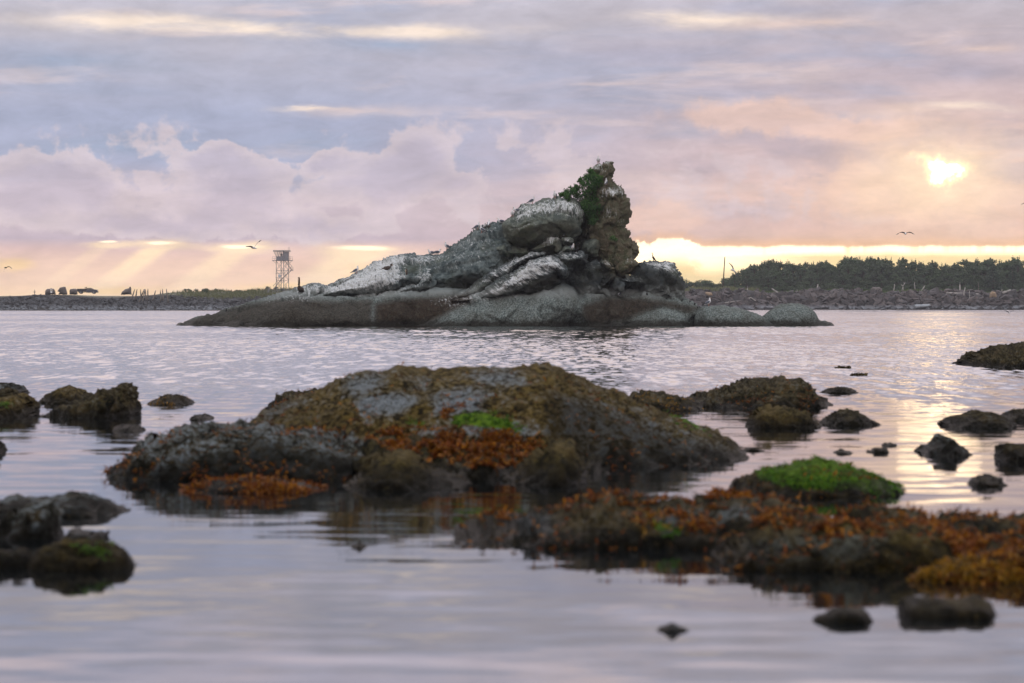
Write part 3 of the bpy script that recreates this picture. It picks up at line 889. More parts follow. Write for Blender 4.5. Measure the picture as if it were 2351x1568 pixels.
lobe("knob", RP([(850, 1140), (862, 1060), (885, 985), (915, 1010), (945, 1060), (975, 1082), (993, 1110), (985, 1142), (952, 1182), (945, 1215), (880, 1200)]), 209.6, 1.2, 0.8, M_PIN, D_ROUGH, step=0.06)
lobe("boulder", RP([(690, 1370), (712, 1280), (790, 1222), (870, 1203), (930, 1222), (966, 1270), (957, 1322), (905, 1385), (810, 1440), (730, 1430)]), 208.4, 1.9, 1.0, M_PIN, D_EGG, step=0.07)
lobe("block", RP([(320, 1090), (345, 1012), (440, 994), (512, 995), (546, 1040), (556, 1120), (572, 1200), (500, 1232), (430, 1212), (340, 1190)]), 208.3, 1.3, 0.7, M_EGG, D_BLOCK2, step=0.07)
lobe("block", RP([(370, 960), (385, 870), (410, 845), (440, 870), (440, 960), (400, 1010)]), 208.6, 0.9, 0.4, M_PIN, D_BLOCK2, step=0.07)
# front: lime-white slab, peak and cluster of blocks
lobe("slab", RB([(-560, 960), (-350, 830), (-150, 690), (0, 610), (150, 520), (350, 410), (480, 350), (560, 318), (680, 330), (740, 350), (700, 420), (500, 480), (300, 640), (100, 820), (-200, 960)]),
     207.6, 3.0, 1.0, M_SLAB, D_SLAB, p=3.0)
lobe("slab", RB([(-500, 960), (-250, 870), (0, 740), (250, 590), (480, 455), (600, 410), (780, 383), (900, 420), (955, 500), (950, 590), (900, 640), (930, 740), (700, 840), (420, 880), (100, 960), (-200, 1010)]),
     207.0, 3.4, 1.3, M_SLAB, D_SLAB, p=3.0)
lobe("block", RB([(740, 420), (830, 395), (950, 430), (1040, 540), (1010, 680), (900, 720), (800, 640), (740, 540)]), 206.4, 2.9, 1.0, M_SLAB, D_ROUGH)
lobe("peak", RB([(540, 320), (590, 260), (680, 200), (760, 130), (830, 112), (890, 125), (930, 190), (950, 300), (960, 350), (850, 370), (700, 360)]), 207.6, 2.2, 1.1, M_EGG, D_BLOCK2)
lobe("slab", RB([(780, 120), (850, 70), (920, 52), (950, 90), (940, 140), (860, 150)]), 207.2, 0.9, 0.5, M_EGG, D_BLOCK2, step=0.07)
lobe("block", RB([(940, 170), (990, 140), (1050, 160), (1076, 200), (1060, 240), (950, 250)]), 206.6, 1.0, 0.5, M_EGG, D_BLOCK2, step=0.07)
lobe("block", RB([(940, 280), (1000, 250), (1080, 290), (1110, 330), (1000, 350), (940, 340)]), 206.2, 1.0, 0.5, M_EGG, D_BLOCK2, step=0.07)
lobe("block", RB([(820, 390), (900, 345), (1020, 335), (1150, 340), (1215, 360), (1240, 430), (1180, 500), (1060, 530), (960, 600), (900, 520)]), 206.4, 2.2, 1.2, M_SLAB, D_ROUGH)
# barnacled dome at the front
lobe("dome", RB([(-980, 1262), (-820, 1150), (-640, 1030), (-480, 950), (-280, 890), (0, 850), (300, 830), (600, 790), (860, 700), (960, 700), (1060, 760), (1130, 850), (1180, 960), (1190, 1050),
                 (1150, 1170), (1080, 1262), (1060, 1500), (-980, 1500)]), 206.6, 4.4, 2.6, M_SLAB, D_BARN)
# right: dark body, shoulder, small blocks and brown apron
lobe("body", RB([(900, 640), (1060, 500), (1260, 430), (1420, 440), (1540, 480), (1600, 580), (1700, 680), (1900, 680), (2000, 800), (2000, 1100), (1200, 1100), (1000, 900)]),
     208.0, 2.6, 2.4, M_SLAB, D_ROUGH, ka=dict(kmu=0.6))
lobe("shoulder", RB([(1700, 760), (1800, 640), (1860, 520), (1900, 480), (2000, 456), (2100, 452), (2180, 462), (2210, 442), (2260, 456), (2310, 455), (2350, 500), (2420, 620), (2470, 760), (2490, 880),
                     (2510, 960), (2400, 1100), (1800, 1100)]), 208.6, 3.4, 2.4, M_SLAB, D_ROUGH)
lobe("block", RB([(1400, 470), (1440, 445), (1500, 452), (1560, 500), (1590, 550), (1540, 580), (1440, 530)]), 206.2, 1.0, 0.5, M_SLAB, D_BLOCK2, step=0.07)
lobe("block", RB([(1400, 800), (1440, 700), (1540, 620), (1590, 620), (1590, 690), (1500, 780), (1420, 820)]), 205.8, 1.0, 0.6, M_SLAB, D_BLOCK2, step=0.07, ka=dict(kb=1.4))
lobe("block", RB([(1520, 760), (1600, 640), (1680, 690), (1720, 760), (1640, 840), (1560, 830)]), 206.0, 1.0, 0.6, M_SLAB, D_BLOCK2, step=0.07)
lobe("block", RB([(1690, 720), (1780, 660), (1900, 650), (1980, 710), (1960, 760), (1820, 770)]), 206.0, 1.2, 0.5, M_SLAB, D_BLOCK2, step=0.07)
lobe("block", RB([(1340, 790), (1370, 755), (1420, 770), (1425, 815), (1370, 830)]), 205.6, 0.7, 0.35, M_SLAB, D_SMOOTH, step=0.07)
lobe("apron", RB([(960, 1270), (960, 900), (1200, 840), (1400, 830), (1600, 860), (1800, 850), (2000, 850), (2250, 880), (2480, 930), (2600, 980), (2690, 1060), (2720, 1180), (2740, 1270), (2740, 1500), (960, 1500)]),
     206.8, 3.0, 2.6, M_RIDGE, D_ROUGH)
lobe("apron", RB([(1120, 1270), (1200, 1080), (1290, 1110), (1480, 1180), (1700, 1200), (1800, 1270), (1800, 1450), (1120, 1450)]), 205.4, 2.6, 1.6, M_RIDGE, D_BARN)


D_SEA = [('fbm', 0.14, 0.5, ONE), ('ridge', 0.05, 2.4, ONE), ('cob', 0.05, 4.5, ONE)]


def sea_boulder(label, pts, d, T, W, mat=M_SLAB, disp=D_SEA, step=0.075):
    me = rock_volume("sea_boulder", pts, d, T, W, step, disp, attr=stack_attr())
    c = Vector((sum((p[0] for p in pts)) / len(pts), 0, 0))
    o = obj("sea_boulder", me, mat)
    tag(o, label, "boulder", "barnacled boulders at the foot of the sea stack")
    return o


sea_boulder("low grey barnacled boulder tucked against the brown apron of the sea stack", R2([(845, 1170), (900, 1130), (980, 1090), (1080, 1060), (1170, 1052), (1230, 1072), (1290, 1115), (1316, 1172), (1316, 1240), (845, 1240)]), 205.2, 2.2, 1.5)
sea_boulder("long whaleback barnacled boulder, middle one of the three right of the sea stack", R2([(1330, 1172), (1336, 1095), (1370, 1052), (1420, 1040), (1520, 1040), (1620, 1055), (1700, 1076), (1780, 1112), (1835, 1148), (1868, 1172), (1868, 1240), (1330, 1240)]), 205.0, 2.4, 1.7)
sea_boulder("rightmost humped boulder standing apart in the water beyond the whaleback", R2([(1750, 1172), (1785, 1110), (1830, 1070), (1880, 1040), (1950, 1030), (2040, 1034), (2100, 1060), (2130, 1092), (2150, 1130), (2200, 1138), (2245, 1168), (2245, 1240), (1750, 1240)]), 206.5, 2.4, 1.7)

# ================================================================ foreground rocks
def shore_rock_material(name, crust=(140, 152, 158), olive=(100, 86, 46), dark=(30, 27, 18), crust_amt=0.42, green_amt=0.0):
    """tidal rock: barnacle crust, olive-brown turf, dark wet foot; msk.r = crust, msk.g = bright green algae, msk.b = dark"""
    m, nt, b = new_mat(name)
    pos = nd(nt, 'ShaderNodeNewGeometry').outputs['Position']
    at_ = nd(nt, 'ShaderNodeAttribute', attribute_name='msk')
    ms = nd(nt, 'ShaderNodeSeparateColor', {0: at_.outputs['Color']})
    z = nd(nt, 'ShaderNodeSeparateXYZ', {0: pos}).outputs[2]
    n1 = noise(nt, pos, 3.2, 6, 0.62)
    n2 = noise(nt, pos, 14.0, 6, 0.68)
    n3 = noise(nt, pos, 60.0, 4, 0.7)
    c = mixc(nt, sstep(nt, n2, 0.43, 0.58), lin(dark), lin(olive))
    c = mixc(nt, mth(nt, 'MULTIPLY', sstep(nt, n1, 0.45, 0.7), 0.6), c, lin((96, 82, 50)))
    cf = mth(nt, 'ADD', mth(nt, 'MULTIPLY', ms.outputs[0], 0.40), mth(nt, 'ADD', mth(nt, 'MULTIPLY', mth(nt, 'SUBTRACT', n2, 0.5), 1.4), mth(nt, 'MULTIPLY', mth(nt, 'SUBTRACT', n1, 0.5), 0.7)))
    cf = mth(nt, 'ADD', cf, crust_amt * 0.34)
    cr = mixc(nt, sstep(nt, n3, 0.35, 0.65), lin((62, 68, 70)), lin(crust))
    c = mixc(nt, mth(nt, 'MULTIPLY', sstep(nt, cf, 0.20, 0.50), 0.85), c, cr)
    gr = mixc(nt, sstep(nt, n2, 0.35, 0.65), lin((34, 56, 18)), lin((92, 122, 34)))
    gf = sstep(nt, mth(nt, 'ADD', ms.outputs[1], mth(nt, 'MULTIPLY', mth(nt, 'SUBTRACT', n1, 0.5), 0.9)), 0.35, 0.6)
    c = mixc(nt, mth(nt, 'MULTIPLY', gf, sstep(nt, ms.outputs[1], 0.02, 0.15)), c, gr)
    c = mixc(nt, mth(nt, 'MULTIPLY', ms.outputs[2], sstep(nt, n2, 0.3, 0.6)), c, lin((24, 24, 20)))
    wet = sstep(nt, mth(nt, 'ADD', z, mth(nt, 'MULTIPLY', mth(nt, 'SUBTRACT', n1, 0.5), 0.30)), 0.03, 0.22, 1.0, 0.0)
    c = mixc(nt, mth(nt, 'MULTIPLY', wet, 0.9), c, lin((18, 18, 15)))
    setp(nt, b, 'Base Color', c)
    setp(nt, b, 'Roughness', sstep(nt, z, 0.02, 0.15, 0.42, 0.85))
    setp(nt, b, 'Specular IOR Level', 0.03)
    h = mth(nt, 'ADD', n1, mth(nt, 'ADD', mth(nt, 'MULTIPLY', n2, 0.6), mth(nt, 'MULTIPLY', n3, 0.25)))
    setp(nt, b, 'Normal', nd(nt, 'ShaderNodeBump', {'Strength': 1.0, 'Distance': 0.09, 'Height': h}).outputs[0])
    return m


M_SH = shore_rock_material("tidal_rock")
M_SH_DARK = shore_rock_material("dark_tidal_rock", (112, 122, 124), (66, 60, 36), (18, 19, 16), 0.42)
M_SH_GREY = shore_rock_material("grey_tidal_rock", (146, 162, 170), (66, 62, 42), (20, 22, 21), 0.8)
M_SH_OLIVE = shore_rock_material("olive_tidal_rock", (100, 106, 96), (84, 74, 40), (26, 26, 16), 0.25)


def weed_material(name, cols):
    m, nt, b = new_mat(name)
    at_ = nd(nt, 'ShaderNodeAttribute', attribute_name='tone')
    r = ramp(nt, at_.outputs['Fac'], [(i / (len(cols) - 1), c) for i, c in enumerate(cols)])
    setp(nt, b, 'Base Color', r)
    setp(nt, b, 'Roughness', 0.5)
    setp(nt, b, 'Specular IOR Level', 0.12)
    t = nd(nt, 'ShaderNodeBsdfTranslucent', {'Color': r})
    mx = nd(nt, 'ShaderNodeMixShader', {0: 0.3, 1: b.outputs[0], 2: t.outputs[0]})
    nt.links.new(mx.outputs[0], nt.nodes['Material Output'].inputs[0])
    return m


M_WEED = weed_material("rockweed", [(16, 11, 7), (30, 17, 8), (68, 34, 12), (122, 64, 18), (48, 28, 12), (158, 104, 26), (86, 48, 15), (46, 43, 17), (22, 17, 8)])
M_WEED_Y = weed_material("yellow_rockweed", [(24, 20, 8), (70, 52, 14), (160, 118, 28), (96, 72, 20), (44, 44, 16), (120, 90, 24)])
M_TURF = weed_material("algae_turf", [(16, 15, 9), (46, 40, 20), (80, 68, 32), (28, 27, 15), (64, 50, 24)])
M_GREEN = weed_material("sea_lettuce", [(14, 34, 8), (36, 78, 12), (84, 130, 22), (24, 54, 10), (108, 146, 30), (46, 60, 16)])


def blades(me, n, size, seed, pick, spread=0.9, lift=0.45):
    """ribbon-like fronds rooted on a rock mesh; pick(points, normals) gives the density 0..1"""
    rng = np.random.default_rng(seed)
    nv = len(me.vertices)
    co = np.zeros(nv * 3, np.float32)
    me.vertices.foreach_get('co', co)
    co = co.reshape(-1, 3).astype(float)
    no = np.zeros(nv * 3, np.float32)
    me.vertices.foreach_get('normal', no)
    no = no.reshape(-1, 3).astype(float)
    w = pick(co, no) * (co[:, 2] > -0.03) * (no[:, 1] < 0.35)
    if w.sum() <= 0:
        return None
    ids = rng.choice(nv, size=n, p=w / w.sum())
    root = co[ids] + rng.normal(0, size * 0.25, (n, 3)) * np.array([1, 1, 0.2])
    nn = no[ids]
    dirv = nn * lift + rng.normal(0, spread, (n, 3)) * np.array([1, 1, 0.55])
    dirv[:, 2] += 0.05
    dirv /= np.linalg.norm(dirv, axis=1)[:, None]
    L = size * rng.uniform(0.7, 2.2, n)
    side = np.cross(dirv, rng.normal(size=(n, 3)))
    side /= np.linalg.norm(side, axis=1)[:, None]
    wd = L * rng.uniform(0.06, 0.12, n)
    mid = root + dirv * (L * 0.55)[:, None]
    tip = root + dirv * (L * 0.85)[:, None] + np.array([0, 0, -1.0]) * (L * rng.uniform(0.0, 0.5, n))[:, None]
    V = np.stack([root - side * (wd * 0.35)[:, None], root + side * (wd * 0.35)[:, None], mid + side * wd[:, None], tip + side * (wd * 0.5)[:, None],
                  tip - side * (wd * 0.5)[:, None], mid - side * wd[:, None]], 1)
    b = np.arange(n)[:, None] * 6
    Q = np.concatenate([b + np.array([0, 1, 2, 5]), b + np.array([5, 2, 3, 4])])
    m2 = mesh("fronds", V.reshape(-1, 3), Q, smooth=False)
    a = m2.attributes.new('tone', 'FLOAT', 'POINT')
    clump = 0.5 + 0.5 * fbm(root * (1.2 / max(size, 0.02)) * 0.35, 2)
    r = np.clip(0.15 + 0.5 * clump + 0.55 * (rng.random(n) - 0.35), 0, 1)
    a.data.foreach_set('value', np.repeat(r, 6).astype(np.float32))
    return m2


def px_of(V):
    return CX + V[:, 0] / V[:, 1] * F, HY - (V[:, 2] - H) / V[:, 1] * F


D_FORE = [('fbm', 0.10, 1.2, (1, 1, 1)), ('ridge', 0.06, 3.2, (1, 1, 1)), ('cob', 0.05, 7.0, (1, 1, 1)), ('cob', 0.025, 16.0, (1, 1, 1))]
D_FORE_R = [('fbm', 0.12, 1.6, (1, 1, 1)), ('block', 0.09, 2.6, (1, 1, 1)), ('ridge', 0.05, 5.0, (1, 1, 1)), ('cob', 0.06, 7.0, (1, 1, 1)), ('cob', 0.025, 16.0, (1, 1, 1))]


def scaled(disp, k):
    return [(a, b * k, c / max(k, 0.35) ** 0.6, d) for a, b, c, d in disp]


def shore_rock(name, pts, ytip, yfront, mat, parent=None, disp=D_FORE, step=0.022, masks=None, T=None, wk=1.0, Tb=None):
    """pts: outline from the left waterline over the top to the right waterline; ytip / yfront: photo rows of the waterline at the ends and in front"""
    d = dist_of(ytip)
    T = max(d - dist_of(yfront), 0.12) if T is None else T
    ytop = min(p[1] for p in pts)
    hgt = (ytip - ytop) / F * d
    wid = (max(p[0] for p in pts) - min(p[0] for p in pts)) / F * d
    dz = max(0.12, hgt * 0.5)
    dzp = dz / d * F
    ex = 0.35 * dzp
    full = list(pts) + [(pts[-1][0] + ex, ytip + dzp * 0.6), (pts[-1][0] + ex, ytip + dzp * 1.3), ((pts[0][0] + pts[-1][0]) / 2, ytip + dzp * 1.35), (pts[0][0] - ex, ytip + dzp * 1.3), (pts[0][0] - ex, ytip + dzp * 0.6)]
    k = min(1.0, max(0.25, min(hgt, wid * 0.5) / 0.55))
    step = max(0.009, min(step, min(hgt, wid) / 14))

    def attr(px, py, V):
        out = np.zeros((len(V), 4))
        for ch, polys, soft in (masks or []):
            out[:, ch] = np.maximum(out[:, ch], soft_mask(px, py, polys, soft))
        return out
    zf = -dz * 1.2
    me = rock_volume(name, full, d, T, max(hgt * wk, 0.06), step, scaled(disp, k), attr=attr, zfloor=zf, Tb=Tb if Tb else T * 0.8, smooth=4)
    if parent is None:
        # put the origin at the rock's own base
        c = Vector(((pts[0][0] + pts[-1][0]) / 2 - CX, 0, 0)) * (d / F)
        c.y = d
        me.transform(Matrix.Translation(-c))
        return obj(name, me, mat, None, c), me
    me.transform(Matrix.Translation(-parent.location))
    return obj(name, me, mat, parent), me


def weeds(name, rock, me, n, size, seed, mat, polys=None, soft=40, base=0.0, zr=None, upk=0.0, **kw):
    off = np.array(rock.matrix_basis.translation if rock.parent is None else rock.parent.location)

    def pick(V, N):
        W = V + off
        px, py = px_of(W)
        m = np.full(len(V), base)
        if polys:
            m = np.maximum(m, soft_mask(px, py, polys, soft))
        m *= np.clip(0.18 + 1.9 * fbm(W * 2.6 + seed, 3), 0.01, 1)
        if zr:
            m *= smooth01((W[:, 2] - zr[0]) / 0.08) * smooth01((zr[1] - W[:, 2]) / 0.08)
        if upk:
            m *= np.clip(N[:, 2] + upk, 0, 1)
        return m
    m2 = blades(me, n, size, seed, pick, **kw)
    if m2 is None:
        return None
    par = rock if rock.parent is None else rock.parent
    o = obj(name, m2, mat, par)
    tag(o, kind='stuff')
    return o


# ---- the big central rock with its satellites
big = empty("shore_rock", (0, 29, 0))
tag(big, "wide olive and grey barnacled hump in mid foreground, draped in orange weed", "rock")
A_PTS = [(470, 1040), (520, 1005), (585, 965), (620, 940), (660, 918), (735, 893), (790, 860), (830, 850), (880, 845), (915, 838), (960, 843), (1020, 846), (1080, 841), (1150, 839), (1230, 834), (1275, 837),
         (1330, 856), (1370, 880), (1420, 896), (1470, 920), (1520, 941), (1580, 966), (1640, 990), (1680, 1010), (1708, 1034)]
CRUST = [([(800, 870), (860, 855), (880, 880), (820, 900), (780, 905)], 0.9), ([(810, 910), (900, 900), (960, 920), (900, 950), (830, 950)], 1.0), ([(990, 910), (1060, 895), (1120, 900), (1100, 950), (1000, 945)], 0.95),
         ([(1080, 860), (1170, 850), (1200, 875), (1120, 885)], 0.9), ([(930, 880), (985, 870), (985, 890), (940, 895)], 0.7), ([(620, 930), (700, 920), (640, 960), (590, 975)], 0.5),
         ([(960, 985), (1100, 975), (1250, 990), (1200, 1010), (1000, 1005)], 0.7), ([(1280, 900), (1420, 930), (1640, 1010), (1690, 1050), (1380, 1080), (1280, 1000)], 0.42)]
A_GREEN = [([(1040, 955), (1100, 945), (1165, 965), (1190, 985), (1120, 980), (1050, 972)], 1.0), ([(940, 970), (985, 965), (970, 982)], 0.7), ([(1540, 945), (1580, 955), (1620, 985), (1570, 970)], 0.8)]
A_DARK = [([(1250, 900), (1350, 920), (1500, 980), (1640, 1030), (1700, 1060), (1350, 1090), (1250, 1000)], 0.75), ([(600, 950), (800, 960), (850, 1000), (700, 990)], 0.4)]
oA, mA = shore_rock("hump", A_PTS, 1036, 1076, M_SH, big, masks=[(0, CRUST, 60), (1, A_GREEN, 22), (2, A_DARK, 50)], disp=D_FORE, step=0.02)
B_PTS = [(243, 1080), (275, 1062), (300, 1042), (335, 1018), (380, 988), (430, 975), (500, 971), (560, 974), (640, 978), (720, 985), (790, 1000), (845, 1022), (870, 1050), (880, 1082)]
oB, mB = shore_rock("hump", B_PTS, 1082, 1106, M_SH_GREY, big, disp=D_FORE_R, masks=[(2, [([(480, 1040), (600, 1010), (760, 1040), (840, 1060), (840, 1120), (300, 1120), (400, 1060)], 0.9)], 50)])
C_PTS = [(785, 1106), (830, 1080), (860, 1052), (900, 1036), (940, 1036), (970, 1050), (1000, 1072), (1050, 1078), (1080, 1090), (1090, 1106)]
oC, mC = shore_rock("knob", C_PTS, 1106, 1128, M_SH_OLIVE, big, masks=[(2, [([(850, 1070), (980, 1070), (1080, 1095), (1080, 1150), (800, 1150)], 0.8)], 30)])
Dp = [(1155, 1095), (1200, 1060), (1240, 1030), (1280, 1012), (1312, 1016), (1336, 1045), (1346, 1075), (1356, 1098)]
oD, mD = shore_rock("knob", Dp, 1098, 1118, M_SH_OLIVE, big, masks=[(2, [([(1200, 1060), (1330, 1050), (1350, 1140), (1150, 1140)], 0.7)], 30)])
E_PTS = [(800, 1060), (830, 1000), (900, 988), (1000, 996), (1100, 1004), (1200, 1008), (1300, 1025), (1380, 1048), (1400, 1062)]
oE, mE = shore_rock("ledge", E_PTS, 1062, 1104, M_SH_DARK, big, disp=D_FORE_R)
oK, mK = shore_rock("ledge", [(625, 930), (645, 908), (690, 898), (740, 896), (770, 930)], 932, 945, M_SH_DARK, big, disp=D_FORE_R)
E_WEED = [([(830, 995), (1000, 1000), (1210, 1012), (1240, 1030), (1180, 1075), (1000, 1060), (900, 1030)], 1.0)]
weeds("rockweed", oE, mE, 17160, 0.045, 11, M_WEED, E_WEED, 18)
weeds("rockweed", oA, mA, 4950, 0.036, 12, M_WEED, [([(840, 980), (1000, 985), (1240, 1000), (1240, 1040), (900, 1030)], 1.0), ([(1010, 940), (1060, 930), (1060, 955), (1020, 960)], 1.0)], 20, base=0.012)
weeds("algae_turf", oA, mA, 2730, 0.020, 13, M_TURF, [([(600, 960), (830, 850), (1280, 845), (1450, 930), (1250, 960), (900, 985)], 1.0)], 40, upk=0.15)
weeds("sea_lettuce", oA, mA, 700, 0.026, 14, M_GREEN, A_GREEN, 40)
weeds("rockweed", oB, mB, 2310, 0.033, 15, M_WEED, [([(243, 1085), (300, 1045), (360, 1040), (360, 1090)], 0.6), ([(450, 980), (800, 985), (800, 1010)], 0.3)], 25, base=0.05)
weeds("algae_turf", oB, mB, 1365, 0.020, 16, M_TURF, base=1.0)
weeds("algae_turf", oC, mC, 787, 0.017, 17, M_TURF, base=1.0)
weeds("algae_turf", oD, mD, 787, 0.017, 18, M_TURF, base=1.0)
weeds("rockweed", oK, mK, 825, 0.030, 19, M_WEED, base=1.0)

fl, mF = shore_rock("weed_mat", [(440, 1118), (490, 1104), (540, 1097), (600, 1101), (660, 1107), (700, 1113), (740, 1122)], 1122, 1133, M_SH_DARK)
tag(fl, "flat mat of orange rockweed afloat in front of the left end of the big hump", "seaweed")
weeds("rockweed", fl, mF, 6270, 0.036, 21, M_WEED, base=1.0)

# ---- green algae rock
G_PTS = [(1675, 1120), (1700, 1096), (1750, 1081), (1800, 1069), (1850, 1059), (1890, 1062), (1940, 1071), (2000, 1086), (2040, 1101), (2070, 1124)]
g_rock, mG = shore_rock("shore_rock", G_PTS, 1124, 1143, M_SH, masks=[(1, [([(1730, 1060), (1860, 1040), (2000, 1070), (2090, 1110), (2060, 1140), (1960, 1125), (1830, 1122), (1740, 1100)], 1.0)], 26)])
tag(g_rock, "low rounded rock capped with bright green algae behind the orange reef", "rock")
weeds("sea_lettuce", g_rock, mG, 5200, 0.023, 22, M_GREEN, [([(1735, 1060), (1860, 1040), (2000, 1070), (2090, 1110), (2060, 1140), (1950, 1122), (1830, 1118), (1745, 1095)], 1.0)], 24)
weeds("algae_turf", g_rock, mG, 472, 0.020, 23, M_TURF, base=1.0)
weeds("rockweed", g_rock, mG, 429, 0.030, 24, M_WEED, base=1.0)

# ---- front reef with orange weed
reef = empty("weedy_reef", (3, 18, 0))
tag(reef, "long low reef thick with orange rockweed across the lower right", "reef")
H1 = [(1050, 1220), (1080, 1186), (1120, 1175), (1175, 1182), (1250, 1158), (1310, 1152), (1380, 1138), (1430, 1147), (1500, 1142), (1570, 1143), (1640, 1138), (1690, 1133), (1750, 1147), (1810, 1152), (1870, 1172), (1940, 1190), (2000, 1218)]
H1 = [(x_, y_ + 13 if y_ < 1200 else y_) for x_, y_ in H1]
H3 = [(1880, 1232), (1930, 1198), (1990, 1175), (2050, 1172), (2100, 1178), (2150, 1194), (2250, 1188), (2351, 1198), (2450, 1203), (2520, 1240)]
o1, m1 = shore_rock("ledge", H1, 1222, 1262, M_SH_DARK, reef, disp=D_FORE_R, masks=[(0, [([(1180, 1170), (1260, 1180), (1260, 1220), (1180, 1230)], 0.8), ([(1480, 1190), (1700, 1160), (1760, 1180), (1500, 1240)], 0.6)], 30)])
o3, m3 = shore_rock("ledge", H3, 1240, 1276, M_SH_DARK, reef, disp=D_FORE_R)
H2 = [(1630, 1282), (1680, 1250), (1740, 1232), (1800, 1218), (1880, 1210), (1950, 1206), (2040, 1210), (2130, 1214), (2200, 1240), (2260, 1250), (2330, 1240), (2400, 1245), (2520, 1290)]
o2, m2_ = shore_rock("ledge", H2, 1285, 1314, M_SH_OLIVE, reef, disp=D_FORE_R, masks=[(0, [([(1700, 1240), (1900, 1220), (2060, 1230), (2000, 1290), (1720, 1290)], 0.7)], 30)])
H4 = [(2090, 1325), (2150, 1300), (2220, 1284), (2300, 1270), (2351, 1258), (2450, 1260), (2520, 1320)]
o4, m4 = shore_rock("ledge", H4, 1325, 1338, M_SH_OLIVE, reef, disp=D_FORE_R)
weeds("rockweed", o1, m1, 8000, 0.036, 31, M_WEED, [([(1050, 1170), (1130, 1165), (1170, 1185), (1100, 1215), (1060, 1215)], 1.0), ([(1230, 1160), (1380, 1125), (1700, 1120), (1900, 1160), (1900, 1215), (1700, 1205), (1600, 1215), (1480, 1200), (1400, 1170)], 1.0)], 30, base=0.02)
weeds("algae_turf", o1, m1, 1575, 0.026, 32, M_TURF, base=1.0)
weeds("yellow_rockweed", o1, m1, 1050, 0.036, 33, M_WEED_Y, [([(1460, 1180), (1530, 1180), (1540, 1230), (1480, 1235)], 1.0)], 20)
weeds("sea_lettuce", o1, m1, 140, 0.029, 34, M_GREEN, [([(1500, 1200), (1580, 1190), (1600, 1215), (1530, 1235)], 1.0)], 20)
weeds("rockweed", o3, m3, 7500, 0.036, 35, M_WEED, base=1.0)
weeds("rockweed", o2, m2_, 5940, 0.036, 36, M_WEED, [([(1850, 1200), (2000, 1195), (2040, 1215), (1900, 1235)], 0.5), ([(2180, 1230), (2351, 1230), (2351, 1290), (2200, 1280)], 1.0)], 30, base=0.04)
weeds("algae_turf", o2, m2_, 2205, 0.023, 37, M_TURF, base=1.0)
weeds("yellow_rockweed", o4, m4, 4200, 0.034, 38, M_WEED_Y, base=1.0)
weeds("rockweed", o4, m4, 2970, 0.036, 39, M_WEED, base=1.0)

